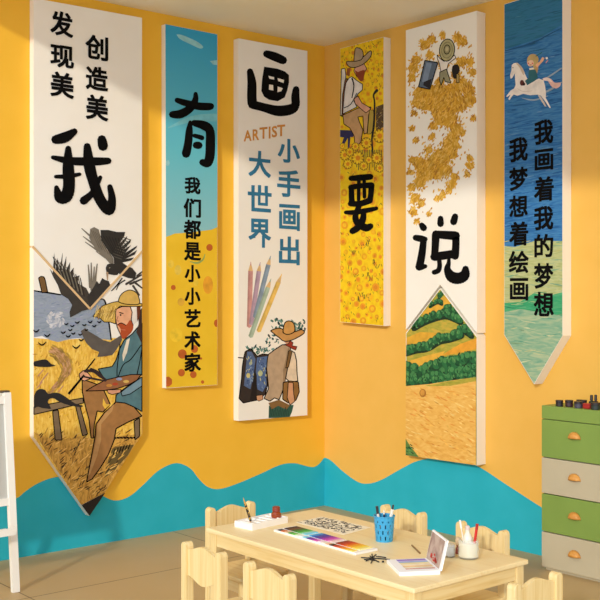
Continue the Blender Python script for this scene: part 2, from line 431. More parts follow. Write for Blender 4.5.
    a.poly(md, [(80.5, 331), (85, 328), (88, 331), (95, 335), (103, 340), (110, 342), (115, 339), (121, 335), (122, 340), (116, 350), (112, 355), (103, 356.5), (97, 357), (99, 352), (92, 349), (86, 343), (83, 337)])
    a.poly(dk, [(49.5, 268.5), (52.6, 273), (54, 252.5), (55.4, 270), (57.2, 257.5), (58.8, 273), (62.5, 252), (61.5, 273), (66.2, 256), (65.5, 271), (70, 262), (69.5, 273), (73.5, 267.5), (73, 277), (79.5, 275.5), (77, 283), (86, 288), (90, 296), (90, 309), (82, 311), (75, 315), (70, 317.5), (69.3, 312), (72, 305), (68, 299), (61, 294.5), (57.5, 285), (53, 277)])
    for i in range(13):
        s = i / 12
        a.stroke((112, 104, 88) if i % 2 else (36, 32, 28), [(53 + 27 * s, 257 + 21 * s, .8), (60 + 24 * s, 276 + 20 * s, 1.2)])
    for q in ([(88, 265), (90, 287)], [(91, 263), (91.5, 290)], [(94, 267), (93, 290)], [(97, 264), (94, 288)]): a.stroke(gy, [q[0] + (1.0,), q[1] + (2.6,)])
    a.poly((50, 46, 42), [(87, 297), (94, 286), (96.5, 281), (99, 284), (102, 278), (105, 280), (108.5, 281), (110, 285), (104, 293), (97, 301), (90, 309)])
    for q in ([(137, 276), (141.5, 272)], [(130, 284), (141.8, 279)], [(134, 282), (141.8, 288)], [(126, 284), (141, 275)], [(133, 286), (139, 295)]): a.stroke(dk, [q[0] + (2.2,), q[1] + (1.4,)])
    a.poly(gy, [(90, 229), (94, 227), (98.5, 229.5), (101, 240), (107, 250), (113, 258), (113.5, 265), (109, 263), (103, 256), (96, 250), (92, 244), (89, 238)])
    for q in ([(81.5, 228.5), (91, 237)], [(83, 236.5), (93, 244)], [(85, 242), (98, 251)], [(96, 251.5), (105, 257.5)]): a.stroke(gy, [q[0] + (.8,), q[1] + (2,)])
    for q in range(5): a.stroke((96, 88, 76), [(91 + q * 2, 230 + q, .7), (99 + q * 3, 248 + q * 2, .7)])
    a.poly((46, 42, 38), [(100.2, 230), (108, 230), (117, 232), (125, 232), (124, 236), (119, 244), (127, 236), (126, 239.5), (121, 247), (131, 239), (130, 242.5), (123, 250), (131, 245), (125, 253), (137, 245.5), (136, 248), (127, 256), (137, 250), (134.5, 254.5), (125, 259), (134, 257.5), (131, 260.5), (122, 262.5), (127, 266), (132, 268), (136, 273), (135, 279), (128, 278), (120, 275), (114, 267), (113.5, 258), (106, 248), (101, 240)])
    for q in range(9): a.stroke((86, 80, 70), [(112 + q * 1.2, 256 - q * 2.4, .6), (121 + q * 1.1, 259 - q * 2.4, .9)])
    for q in range(6): a.stroke((30, 27, 25), [(103 + q * 3, 236 + q * .5, .9), (113 + q * 2, 252 + q, 1)])
    a.poly((46, 42, 38), [(105.5, 268), (107, 264.5), (111, 263.5), (116, 265), (119, 270), (117, 275), (110, 274.5), (106.5, 273)], sm=2); a.disc((150, 140, 120), 109.5, 268, .7)
    a.disc((46, 42, 38), 110, 269, 1); a.stroke((170, 140, 110), [(107, 273, 2.4), (107.2, 280, .8)])
    a.stroke(INK, [(122, 278, 1.2), (116, 286, 1.2), (111, 291, .8)]); a.stroke(INK, [(125, 280, 1.2), (119, 284, 1), (116, 290, .8)])
    # the near crow settling on the bench, one flying low, the far flock
    a.poly((38, 36, 36), [(33.8, 396), (36, 391), (40, 388.8), (45, 390), (48, 394), (54, 392.5), (60, 393.5), (67, 398), (75, 403.5), (82.5, 405.5), (81, 407), (73, 406), (64, 403.8), (57, 400.5), (54, 398.5), (50, 398.5), (47.5, 402), (51, 408.5), (46, 408.5), (42, 408), (37, 406.5), (33.8, 408)], sm=2)
    a.poly((34, 32, 32), [(33.8, 361.5), (42, 359.5), (47, 360), (51, 364), (55.5, 365.3), (50, 366.8), (44, 367), (33.8, 366)], sm=2)
    for u, v, s in ((47, 335.5, 3), (42, 344, 4), (76, 347, 4), (63, 332.5, 2.4), (68, 336.3, 2.4), (73, 333.5, 2), (81, 340, 2.4), (36, 331, 3), (66, 324, 2), (72, 326, 2), (77, 322.5, 2.4), (84, 325, 2), (90, 322, 2.2), (94, 326, 2), (70, 330, 2), (86, 330, 1.6), (80, 334.5, 2), (99, 322, 2)):
        a.stroke(INK, [(u - s, v - s * .35, .8), (u, v + s * .3, 1.6), (u + s, v - s * .55, .8)])
    a.poly((40, 32, 26), [(81.3, 505), (105, 492.6), (89.3, 515.8)])
    a.done('painted_scene', e)
    for q in range(1): pass
    # V-shaped seam between the two boards, added strips stand in for its cut edges
    for p, q in (((32.4, 246.4), (90, 309)), ((90, 309), (142, 251.3))):
        bm = bmesh.new(); bar(bm, at(*p, 1, -t - .003) - o, at(*q, 1, -t - .003) - o, .012, .006, up=(0, 1, 0))
        tag(build('seam_strip', bm, plain('pale_strip', (222, 186, 134), .6), e), 'thin pale strip standing in for the cut board edges at the seam')
    # lettering
    a.k += 6; c = crop(30, 60, 3.745)
    a.stroke(INK, c([(95, 298, 30), (130, 290, 36), (165, 268, 22)])); a.done('brush_stroke', e)
    for s in ([(85, 365, 14), (150, 378, 26), (240, 380, 28), (292, 378, 22)],
              [(142, 332, 20), (142, 400, 38), (145, 470, 40), (135, 510, 42), (110, 515, 36), (98, 478, 16)], [(95, 437, 12), (140, 436, 16), (185, 428, 12)],
              [(213, 324, 24), (220, 390, 38), (235, 450, 36), (260, 520, 36), (295, 562, 36), (306, 520, 26), (298, 475, 18)],
              [(262, 440, 14), (235, 495, 20), (200, 527, 28)]): a.stroke(INK, c(s)); a.k += 0
    a.done('brush_character', e)
    a.stroke(INK, c([(268, 298, 30), (272, 322, 34)])); a.done('brush_dot', e)
    for ch, b in (('发', (50, 10, 73, 38)), ('现', (50, 44, 73.7, 69.5)), ('美', (50, 71, 73.7, 99))): a.glyph(INK, ch, *b)
    a.done('caption_text', e)
    for ch, b in (('创', (85, 34, 108, 61.5)), ('造', (85.5, 65.5, 107.8, 92)), ('美', (85.5, 94, 108, 121.5))): a.glyph(INK, ch, *b)
    a.done('caption_text', e)
banner_crows()

# ---- banner 2: turquoise sky over a yellow ground
def banner_sunny():
    t = .045
    e, o, P = banner(1, t, [(165.3, 24), (217.4, 34.3), (217.4, 385), (166, 388.3)], 'narrow banner of turquoise sky over a yellow dotted ground')
    board('board', P, 1, t, e)
    m, nt, b = new_mat('turquoise_sky_print'); N, L = nt.nodes, nt.links
    tc = N.new('ShaderNodeTexCoord'); sp = N.new('ShaderNodeSeparateXYZ'); mr = N.new('ShaderNodeMapRange'); cr = N.new('ShaderNodeValToRGB')
    L.new(tc.outputs['Object'], sp.inputs[0]); L.new(sp.outputs['Z'], mr.inputs['Value']); mr.inputs['From Min'].default_value = .95; mr.inputs['From Max'].default_value = 2.3
    L.new(mr.outputs['Result'], cr.inputs['Fac']); L.new(cr.outputs['Color'], b.inputs['Base Color']); b.inputs['Roughness'].default_value = .7
    cr.color_ramp.elements[0].color = rgb(142, 196, 200); cr.color_ramp.elements[1].color = rgb(36, 158, 202)
    el = cr.color_ramp.elements.new(.4); el.color = rgb(98, 192, 206)
    a = Art(1, -t, o)
    a.poly(m, [(165.4, 24.2), (217.3, 34.5), (217.3, 231), (166, 240)])
    cl = (150, 206, 212)
    a.poly(cl, [(176.5, 34.5), (182, 35), (196, 41), (203, 46.5), (200, 48.5), (190, 44), (180, 39)], sm=3); a.poly(cl, [(210, 61), (217.2, 60), (217.2, 65), (213, 64.5)])
    a.stroke((120, 196, 208), [(168, 128, 1), (185, 121, 5), (200, 118, 7), (217, 117.5, 8)]); a.disc(cl, 167.6, 163, 2, 3)
    a.poly(noisy('yellow_ground_print', [(234, 188, 36), (240, 196, 46)], (8, 8, 8)), [(166, 237), (175, 233.5), (190, 232.4), (205, 230.5), (212, 229.5), (217.3, 227), (217.3, 384.8), (166.1, 388)])
    for c, u, v, rx, ry in (((240, 200, 52), 176, 335, 6.5, 7), ((228, 160, 44), 208, 285, 5, 9), ((232, 198, 78), 178, 270, 3.5, 5), ((218, 168, 56), 181, 302, 3.5, 4), ((232, 196, 70), 171, 264, 3, 4),
                            ((232, 196, 60), 196, 283, 2.5, 3)): a.disc(c, u, v, rx, ry)
    ds = (192, 96, 36)
    for u, v, r in ((209.5, 247.5, 3.2), (173.3, 287.5, 2.4), (182.3, 354, 4.4), (194.5, 349, 3.6), (181.4, 372.7, 3.5), (193.3, 374.6, 3.3), (202.6, 382, 1.6), (201, 358.5, 1.1)): a.disc(ds, u, v, r, r * 1.08)
    a.poly(ds, [(166.1, 377), (169, 376.5), (172, 379.5), (172, 384), (169, 386.5), (166.1, 386.5)]); a.poly(ds, [(217.2, 319), (214.5, 320.5), (213.8, 323.5), (215, 326.5), (217.2, 327)])
    for q in ([(190, 261.5, .8), (197, 263, 2), (203, 259.5, 1.6), (205, 254, .8)],): a.stroke((150, 168, 90), q)
    a.done('painted_scene', e)
    a.k += 6; c = crop(160, 80, 6.32)
    for s in ([(108, 128, 30), (160, 145, 38), (240, 165, 44), (310, 168, 42), (322, 165, 36)], [(225, 88, 24), (222, 130, 36), (190, 180, 44), (130, 215, 50), (78, 218, 40)],
              [(190, 265, 18), (185, 320, 40), (178, 400, 46), (165, 465, 50)], [(215, 272, 36), (280, 288, 52), (315, 320, 50), (318, 400, 54), (315, 480, 54), (300, 525, 50), (268, 520, 38)],
              [(218, 352, 24), (245, 359, 26), (265, 366, 28)], [(228, 412, 40), (246, 413, 42)]): a.stroke(INK, c(s))
    a.done('brush_character', e)
    for ch, b in (('我', (184.5, 176.5, 200.5, 194.5)), ('们', (183.5, 198, 201, 218)), ('都', (183.5, 219.5, 201, 239.3)), ('是', (184, 242, 201, 261)), ('小', (184.5, 264.8, 200.4, 282.3)), ('小', (184.5, 287.5, 200.4, 305)),
                  ('艺', (184.5, 309, 200.6, 327.5)), ('术', (184.2, 331, 200.6, 350)), ('家', (184.2, 352.5, 201, 372))): a.glyph(INK, ch, *b)
    a.done('caption_text', e)
banner_sunny()

# ---- banner 3: white, coloured pencils and a walker with a pack
def banner_pencils():
    t = .055
    e, o, P = banner(1, t, [(238.5, 38.3), (307.3, 51), (307.3, 415.2), (238.5, 421)], 'white banner with five pastel pencils and a walker carrying a pack, beside the room corner')
    board('board', P, 1, t, e)
    a = Art(1, -t, o)
    for col, (tu, tv), (bu, bv), w in (((206, 150, 142), (250.8, 262), (249.2, 326.5), 4.8), ((184, 156, 174), (260.2, 262.3), (251.2, 324), 4.6), ((140, 158, 176), (270.6, 256), (255, 317), 4.6),
                                       ((172, 190, 166), (271, 278.8), (250.6, 336.5), 4.6), ((232, 192, 100), (281.8, 274), (258.6, 331), 4.6)):
        d = Vector((bu - tu, bv - tv)); l = d.length; d /= l; n = Vector((-d.y, d.x)) * w / 2; s = Vector((tu, tv)) + d * 9; b = Vector((bu, bv))
        a.poly(col, [tuple(s + n), tuple(b + n), tuple(b + d * 1.5), tuple(b - n), tuple(s - n)])
        a.poly(tuple(int(c * .9) for c in col), [tuple(s + n), tuple(b + n), tuple(b + n * .3), tuple(s + n * .3)])
        a.poly((222, 184, 128), [(tu, tv), tuple(s + n), tuple(s - n)]); a.stroke(col, [(tu, tv, .5), (tu + d.x * 3, tv + d.y * 3, 1.4)])
    c = crop(235, 315, 5.4545)
    for q in range(110):
        x, y = rnd.choice([(rnd.uniform(200, 265), rnd.uniform(20, 80)), (rnd.uniform(310, 385), rnd.uniform(30, 100)), (rnd.uniform(155, 245), rnd.uniform(100, 205)), (rnd.uniform(60, 150), rnd.uniform(170, 215))])
        (u, v), = c([(x, y)])
        a.leaf(rnd.choice([(44, 92, 84), (70, 120, 104), (28, 62, 66), (120, 158, 150)]), u, v, rnd.uniform(2, 5), rnd.uniform(1, 2.4), rnd.uniform(0, 6.28))
    a.k += 21
    P_ = lambda col, pts, **k: a.poly(col, c(pts), **k)
    P_((44, 88, 74), [(185, 495), (215, 490), (300, 492), (320, 490), (310, 530), (298, 556), (240, 560), (183, 562)])
    P_((130, 96, 54), [(182, 480), (240, 462), (300, 492), (280, 515), (235, 495), (200, 515)])
    for q in range(12): a.stroke((30, 62, 54), c([(195 + q * 9, 505 + (q % 3) * 8, 5), (190 + q * 9, 550, 5)]))
    a.stroke(INK, c([(18, 232, 6), (55, 236, 6)]))
    P_((50, 40, 36), [(55, 200), (85, 183), (110, 212), (122, 225), (150, 212), (182, 216), (186, 245), (172, 300), (178, 380), (165, 430), (130, 462), (90, 470), (45, 480), (22, 455), (35, 350), (40, 280), (48, 230)], line=1)
    P_((84, 104, 140), [(66, 200), (90, 200), (112, 240), (100, 330), (84, 405), (48, 385), (58, 300)]); P_((84, 108, 150), [(120, 232), (180, 224), (166, 300), (172, 380), (150, 420), (122, 405), (112, 320)])
    for q in range(130):
        x, y = (rnd.uniform(62, 106), rnd.uniform(215, 385)) if q % 2 else (rnd.uniform(124, 172), rnd.uniform(236, 400))
        u, v = c([(x, y)])[0]
        a.leaf(rnd.choice([(52, 70, 112), (108, 134, 176), (134, 156, 184), (66, 88, 132), (188, 184, 128), (70, 96, 140)]), u, v, rnd.uniform(1.6, 3.6), rnd.uniform(.7, 1.4), rnd.uniform(.9, 2.4))
    a.k += 21
    for col, x, y, r in (((198, 188, 122), 72, 330, 11), ((186, 192, 146), 138, 318, 13), ((178, 184, 150), 86, 262, 8)): a.disc(col, *c([(x, y)])[0], r / 5.45, r / 4.2, n=9)
    P_((28, 22, 22), [(106, 290), (118, 330), (118, 460), (80, 466), (92, 400)])
    P_((182, 156, 126), [(182, 215), (215, 190), (258, 162), (300, 165), (302, 195), (288, 260), (275, 345), (265, 400), (240, 462), (215, 452), (190, 470), (158, 455), (183, 400), (178, 350), (172, 290), (176, 240)], line=1)
    P_((150, 124, 94), [(290, 175), (302, 195), (288, 260), (275, 345), (262, 400), (262, 300), (278, 230)])
    P_((226, 206, 178), [(303, 195), (325, 205), (335, 250), (338, 320), (342, 360), (300, 367), (276, 345), (290, 270)], line=1)
    P_((142, 102, 52), [(262, 368), (300, 360), (345, 365), (350, 420), (332, 465), (290, 480), (260, 460)], line=1)
    P_((206, 152, 112), [(290, 368), (316, 368), (320, 430), (326, 470), (300, 492), (284, 452)], line=.8)
    P_((206, 152, 112), [(116, 440), (150, 435), (152, 460), (130, 470), (118, 462)], line=.6)
    P_((120, 88, 50), [(292, 195), (312, 195), (292, 285), (276, 290)], line=.7)
    P_((196, 142, 106), [(262, 142), (305, 138), (312, 170), (290, 165)])
    P_((152, 52, 34), [(300, 140), (316, 150), (312, 168), (338, 172), (330, 192), (312, 184), (290, 172), (268, 160), (290, 158)], line=.6)
    P_((196, 146, 84), [(193, 86), (215, 76), (240, 72), (262, 80), (264, 98), (322, 92), (362, 80), (378, 96), (345, 120), (300, 140), (265, 142), (238, 122), (212, 102)], sm=3, line=1)
    P_((204, 152, 84), [(262, 78), (270, 45), (290, 32), (315, 40), (325, 65), (322, 92), (290, 106), (264, 98)], sm=3, line=1)
    a.done('painted_scene', e)
    a.k += 6; c = crop(235, 40, 7.053)
    for s in ([(222, 98, 46), (280, 118, 56), (338, 143, 52)], [(105, 222, 40), (118, 300, 56), (118, 400, 60), (122, 452, 60)], [(122, 455, 56), (200, 475, 54), (300, 500, 66), (390, 490, 66), (425, 460, 54), (425, 400, 52), (430, 348, 42)],
              ): a.stroke(INK, c(s))
    a.poly(INK, c([(205, 188), (300, 203), (352, 222), (380, 248), (380, 300), (368, 355), (350, 405), (300, 432), (240, 422), (205, 400), (185, 360), (190, 280)]))
    for q in ([(235, 253), (275, 262), (275, 280), (242, 273)], [(298, 268), (345, 282), (342, 304), (304, 290)], [(240, 314), (268, 318), (270, 357), (238, 350)], [(300, 328), (336, 340), (325, 362), (298, 368)]): a.poly(M_white, c(q))
    a.done('brush_character', e)
    for ch, b in (('A', (243.6, 130, 251.5, 141.5)), ('R', (252.5, 129, 259, 140.5)), ('T', (259.3, 127, 267.4, 139)), ('I', (268.6, 126.5, 270.4, 138.6)), ('S', (271.6, 125.8, 277, 137.5)), ('T', (277, 124.5, 285, 136.5))): a.glyph((212, 146, 66), ch, *b, tilt=-.09)
    a.done('caption_text', e)
    bl = (48, 118, 152)
    for ch, b in (('大', (248.3, 150, 270.8, 178)), ('世', (247.6, 184.4, 271.5, 212.5)), ('界', (248.3, 218.4, 270.9, 248.4))): a.glyph(bl, ch, *b)
    a.done('caption_text', e)
    for ch, b in (('小', (277.6, 138, 299.8, 164)), ('手', (277, 169, 300.2, 198)), ('画', (279, 204, 299.7, 231)), ('出', (278.8, 236.3, 299.6, 265.2))): a.glyph(bl, ch, *b)
    a.done('caption_text', e)
banner_pencils()

# ---- banner 4: sunflowers
def banner_sunflower():
    t = .065
    e, o, P = banner(0, t, [(340, 48.6), (383.7, 36.8), (383.7, 326), (340, 322)], 'narrow yellow sunflower banner with a seated man in a brown hat at its top')
    board('board', P, 0, t, e)
    cl = [(340.1, 48.8), (383.6, 37.1), (383.6, 325.8), (340.1, 321.8)]
    a = Art(0, -t, o, cl)
    a.poly(noisy('sunflower_field_print', [(226, 176, 20), (240, 198, 18), (244, 206, 30)], (26, 26, 26), detail=3), cl)
    spots = []
    for q in range(1500):
        u, v = rnd.uniform(341, 383), rnd.uniform(45, 322); r = rnd.uniform(1.6, 3.9) * (.62 if v < 120 else 1)
        if all((u - x) ** 2 + ((v - y) * .85) ** 2 > (r + s + .9) ** 2 for x, y, s in spots): spots.append((u, v, r))
    for i, (u, v, r) in enumerate(spots):
        a.disc([(232, 164, 24), (238, 176, 22), (228, 152, 30)][i % 3], u, v, r, r * 1.15, n=12, step=0)
    a.k += 21
    for i, (u, v, r) in enumerate(spots):
        if r > 1.5: a.disc((220, 132, 34) if i % 2 else (240, 186, 40), u, v, r * .5, r * .58, n=10, step=0)
    a.k += 21
    for q in range(150):
        u, v = rnd.uniform(341, 383), rnd.uniform(40, 90); a.leaf((168, 132, 28), u, v, 2.4, .8, rnd.uniform(.8, 2.2))
    for q in range(170):
        u, v = rnd.uniform(341, 383), rnd.uniform(160, 322)
        if (u - 361) ** 2 / 17 ** 2 + (v - 205) ** 2 / 34 ** 2 < 1: continue
        a.leaf(rnd.choice([(70, 74, 30), (40, 40, 26), (120, 120, 40), (210, 150, 30)]), u, v, rnd.uniform(2, 4), .55, rnd.uniform(.6, 2.4))
    for u0, v0 in ((358, 300), (364, 298), (361, 296), (367, 276), (370, 279), (373, 263), (376, 268), (366, 246), (368, 243), (352, 254), (355, 278)):
        for j in range(3): a.stroke((58, 60, 30), [(u0 + j, v0 + rnd.uniform(-2, 2), .5), (u0 + j + rnd.uniform(-2, 2), v0 - 3.5, .5)], step=0)
    a.k += 21
    P_ = lambda col, pts, **k: a.poly(col, pts, **k)
    c = crop(330, 30, 8.571)
    P_((222, 212, 196), [(341.5, 69), (345, 68.3), (346, 76), (343.5, 95), (342, 115), (340.3, 116)], line=.8); P_((118, 70, 44), [(345, 80), (347.5, 78), (344.5, 114), (341.8, 117), (342.6, 95)], line=.6)
    P_((44, 44, 84), [(340.2, 130), (354, 130.5), (353.5, 137), (350.5, 137), (349.5, 148.5), (347.8, 148.5), (348, 138), (341.5, 149), (340.2, 148), (344, 137.5), (340.2, 137)])
    P_((86, 66, 42), [(376, 107), (383.6, 104), (383.6, 127), (376, 132)])
    for q in range(26):
        u, v = rnd.uniform(376, 383), rnd.uniform(106, 128); a.leaf(rnd.choice([(196, 160, 60), (40, 30, 28), (150, 120, 90)]), u, v, 3, .6, rnd.choice([.8, 2.3]))
    P_((196, 152, 102), [(343, 115), (350, 112), (358, 108), (371, 107), (368.8, 115), (367.2, 133), (364, 134), (363, 116), (358, 117), (359.5, 122), (363, 130), (361, 142), (355, 148), (354.3, 136), (350, 128), (344, 124)], line=.8)
    P_((178, 150, 60), [(369.5, 110), (373.5, 110), (374.5, 126), (371, 134), (367.5, 134)], line=.5)
    P_((228, 218, 206), [(349.3, 77.8), (352, 76.7), (358, 81.3), (362.7, 84.3), (362.4, 90), (358, 94), (354, 101), (357, 107), (349, 111), (342.8, 114), (343.5, 105), (344.5, 92), (346, 83)], line=.8)
    P_((214, 158, 126), [(354, 99), (358, 96), (362, 103), (369, 107), (371, 109), (366, 113), (360, 108), (355.5, 104)], line=.7)
    a.stroke(INK, [(352, 78, 1.6), (354, 86, 1.2), (352, 98, 1)]); a.stroke(INK, [(344, 108, .9), (351, 104, .9), (357, 93, .8)])
    P_((150, 84, 36), c([(145, 330), (178, 320), (168, 400), (140, 385)])); P_((216, 160, 130), c([(215, 325), (290, 285), (315, 330), (300, 362), (270, 402), (230, 400), (205, 350)]), line=.6)
    P_((146, 64, 32), c([(212, 340), (240, 360), (262, 350), (302, 345), (292, 400), (285, 430), (262, 440), (232, 402)]), sm=2)
    P_((172, 146, 110), c([(140, 275), (152, 268), (205, 268), (280, 235), (340, 182), (358, 190), (345, 235), (290, 290), (220, 320), (175, 318), (150, 300)]), sm=3, line=.8)
    P_((178, 152, 118), c([(206, 270), (215, 165), (240, 152), (275, 170), (286, 215), (268, 256)]), sm=2, line=.8)
    a.stroke((30, 30, 26), [(377, 90.5, 3), (373.7, 95, 1.8), (374.7, 103, 1.6), (374, 125, 2.2), (372, 140, 1.8), (373.5, 158, 1.6)])
    for q in range(16): a.stroke((60, 80, 50), [(356 + q * 1.7, 150, .7), (355 + q * 1.8, 164 + (q % 3) * 3, .7)], step=0)
    for u, v, r in ((366.5, 143, 5), (379.8, 136, 6.2), (355.5, 146.5, 3.6), (345, 155, 5), (358, 158, 6), (350, 152, 4), (377, 158, 5), (369, 160, 3.5), (342.5, 146, 2.6), (348, 164, 4.5), (364, 166, 4), (380, 168, 4)):
        a.disc((150, 108, 16), u, v, r * 1.08, r * 1.16, n=14)
        for j in range(11): a.leaf((248, 206, 44) if j % 2 else (238, 190, 28), u + r * .6 * math.cos(j * .571), v + r * .66 * math.sin(j * .571), r * .9, r * .42, j * .571, sub=4)
        a.k += 4; a.disc((222, 138, 26), u, v, r * .4, r * .44, n=10)
    a.done('painted_scene', e)
    a.k += 6; a.clip = None; c = crop(335, 165, 7.49)
    for s in ([(122, 100, 36), (190, 95, 42), (268, 88, 40)], [(125, 170, 36), (125, 230, 38), (128, 290, 40)], [(120, 168, 38), (200, 155, 36), (275, 152, 42)], [(275, 152, 40), (270, 220, 38), (262, 268, 40)],
              [(118, 290, 38), (190, 290, 40), (262, 266, 42)], [(180, 110, 24), (178, 260, 24)], [(220, 108, 24), (222, 240, 24)], [(82, 355, 26), (150, 355, 34), (240, 340, 34), (312, 325, 26)],
              [(185, 300, 34), (155, 380, 40), (168, 430, 46), (230, 470, 52), (268, 458, 40)], [(215, 350, 34), (210, 410, 44), (170, 470, 46), (132, 495, 42)]): a.stroke(INK, c(s))
    a.done('brush_character', e)
banner_sunflower()

# ---- banner 5: golden leaves above, wooded hills below
def banner_hills():
    t = .08
    outer = [(405.9, 30.3), (476.7, 10.8), (476.9, 465.4), (406, 455.3)]
    e, o, P = banner(0, t, outer, 'white banner with a swirl of golden wheat above a pointed panel of wooded hills')
    loc = lambda pts: [at(u, v, 0, -t) - o for u, v in pts]
    board('upper_board', loc([(405.9, 30.3), (476.7, 10.8), (476.9, 333.2), (440.2, 284.6), (406, 329.6)]), 0, t, e)
    board('lower_board', loc([(406, 332.8), (440.2, 288.2), (476.9, 336.4), (477, 465.4), (406, 455.3)]), 0, t, e)
    # hills, clipped to the pointed board
    cl = [(406.4, 333.4), (440.2, 289.3), (476.6, 337.3), (476.6, 465), (406.4, 455)]
    a = Art(0, -t, o, cl)
    field = noisy('hill_field_print', [(150, 150, 52), (176, 164, 62), (206, 170, 66)], (40, 14, 40), detail=3, dist=1.2)
    gold = noisy('stubble_print', [(224, 162, 70), (234, 180, 88), (240, 194, 106)], (40, 16, 46), (.4, 0, 0), detail=3, dist=1)
    a.poly(field, cl)
    a.poly((222, 168, 56), [(436, 301), (447, 295), (453, 305), (440, 311), (425, 318), (422, 313)])
    a.poly((218, 164, 52), [(406, 338), (420, 332), (440, 333), (428, 340), (406, 346)]); a.poly((226, 158, 50), [(440, 356), (460, 344), (477, 338), (477, 349), (455, 354)]); a.poly((224, 170, 60), [(406, 362), (425, 356), (445, 351), (440, 359), (425, 366), (415, 368)])
    gr = [(40, 104, 58), (28, 82, 46), (70, 132, 74), (22, 62, 38), (96, 150, 84)]
    def trees(line, r, n, dark=(26, 52, 30)):
        q = smooth_pts(line, 6)
        a.stroke(dark, [(u, v + r * .75, r * 1.2) for u, v in line], cap=6)
        for i in range(n):
            u, v = q[min(len(q) - 1, int(i / n * len(q)))]
            u += rnd.uniform(-1, 1); v += rnd.uniform(-1, 1); k = rnd.uniform(.7, 1)
            a.disc(gr[i % 2], u, v, r * k * .8, r * k * 1.1, n=10); a.disc(gr[2], u - r * .2, v - r * .35, r * k * .42, r * k * .5, n=8)
            for j in range(4): a.leaf(rnd.choice(gr), u + rnd.uniform(-r, r) * .6, v + rnd.uniform(-r, r) * .8, r * .6, r * .25, rnd.uniform(.6, 2.4), sub=3)
            a.k += 3
    trees([(439, 296), (442, 292.5)], 2.6, 4); trees([(430, 305), (437, 301), (442, 302.5)], 2.6, 6)
    trees([(446, 309), (451, 307), (459, 318)], 4, 6); trees([(414, 325), (425, 319), (436, 315), (446, 313), (455, 316), (461, 319)], 4.8, 13)
    trees([(455, 334), (463, 328), (472, 333)], 4.6, 6); trees([(406, 350), (416, 347), (428, 345), (440, 338), (450, 336), (462, 332)], 5, 15)
    trees([(406, 366), (420, 371), (432, 366), (444, 362), (456, 363), (466, 359), (477, 357)], 7, 15); trees([(406, 375), (425, 379), (445, 373), (462, 372), (477, 368)], 6.5, 16)
    trees([(406, 380), (430, 381), (455, 377), (477, 375)], 4.5, 16)
    a.poly(gold, [(406, 386), (430, 384), (452, 380.5), (477, 377), (477, 466), (406, 456)])
    a.poly(field, [(425, 386), (445, 382), (477, 377), (477, 381), (450, 386)])
    for q in range(150):
        u, v = rnd.uniform(407, 476), rnd.uniform(389, 460)
        a.leaf(rnd.choice([(226, 150, 62), (242, 204, 120), (222, 158, 66), (238, 186, 90)]), u, v, rnd.uniform(4, 9), 1.3, .45 + rnd.uniform(-.25, .25))
    a.k += 21
    a.disc((176, 116, 44), 423.5, 393, 3.4, 4.2); a.disc((206, 146, 62), 423.2, 392.6, 2.2, 2.9)
    a.poly((92, 128, 62), [(406, 438), (411, 446), (420, 457.5), (406, 455.5)])
    for q in range(18): a.leaf(rnd.choice(gr), rnd.uniform(406, 414), rnd.uniform(445, 455), 4, 1, .6)
    a.k += 21
    a.done('painted_hills', e)
    # the swirl of wheat
    a = Art(0, -t, o, [(406.2, 31), (476.4, 12), (476.6, 330), (406.2, 326)])
    blobs = [(425, 45, 5), (432, 39, 4), (443, 35, 3), (458, 38, 5), (463, 42, 4), (416, 60, 5), (413, 68, 5), (412, 78, 4), (421, 94, 8), (430, 92, 8), (440, 96, 10), (452, 92, 9), (462, 85, 7), (468, 90, 7), (470, 100, 6), (473, 72, 4), (470, 62, 4),
             (425, 104, 7), (438, 107, 9), (450, 107, 10), (461, 103, 8), (417, 103, 5), (440, 118, 7), (450, 120, 8), (455, 128, 6), (453, 138, 7), (447, 143, 5), (456, 146, 4), (462, 132, 3), (450, 152, 8), (442, 157, 9), (435, 163, 9), (429, 150, 4),
             (420, 164, 7), (413, 160, 4), (425, 172, 9), (436, 172, 8), (446, 170, 6), (455, 177, 4), (452, 184, 4), (449, 190, 3), (420, 182, 6), (412, 187, 4), (415, 198, 5), (421, 203, 4), (413, 212, 4), (417, 221, 2.5), (438, 198, 3), (443, 195, 3),
             (470, 158, 3), (470, 166, 4), (467, 174, 2.5), (474, 118, 2.5), (416, 140, 2.5), (414, 113, 2.5), (412, 128, 2), (433, 126, 4), (432, 137, 2.6), (410, 172, 3), (444, 62, 6), (430, 55, 4), (462, 62, 5), (456, 75, 5), (440, 82, 5), (429, 214, 2)]
    gl = [(216, 164, 50), (226, 176, 66), (204, 148, 42), (234, 190, 92), (186, 128, 40)]
    for (u, v, r) in blobs: a.disc((212, 160, 50), u, v, r * .92, r * 1.02, n=9, step=0, rot=u)
    a.k += 21
    for (u, v, r) in blobs:
        for q in range(int(4 + r * 1.6)):
            an, rr = rnd.uniform(0, 6.28), r * rnd.uniform(.85, 1.4)
            a.leaf(gl[q % 4], u + rr * math.cos(an), v + rr * math.sin(an), rnd.uniform(2.2, 4.6), rnd.uniform(1.1, 2), an + rnd.uniform(-.9, .9) if q % 2 else -1.2)
    a.k += 21
    for lay in range(4):
        for (u, v, r) in blobs:
            for q in range(max(3, int(r * r * .22))):
                an, rr = rnd.uniform(0, 6.28), r * math.sqrt(rnd.random())
                a.leaf(gl[rnd.randrange(4)] if rnd.random() < .88 else (176, 118, 40), u + rr * math.cos(an), v + rr * math.sin(an), rnd.uniform(3.4, 6.4), rnd.uniform(.8, 1.5), (-1.0 if u < 452 else -1.9) + rnd.uniform(-.45, .45))
        a.k += 21
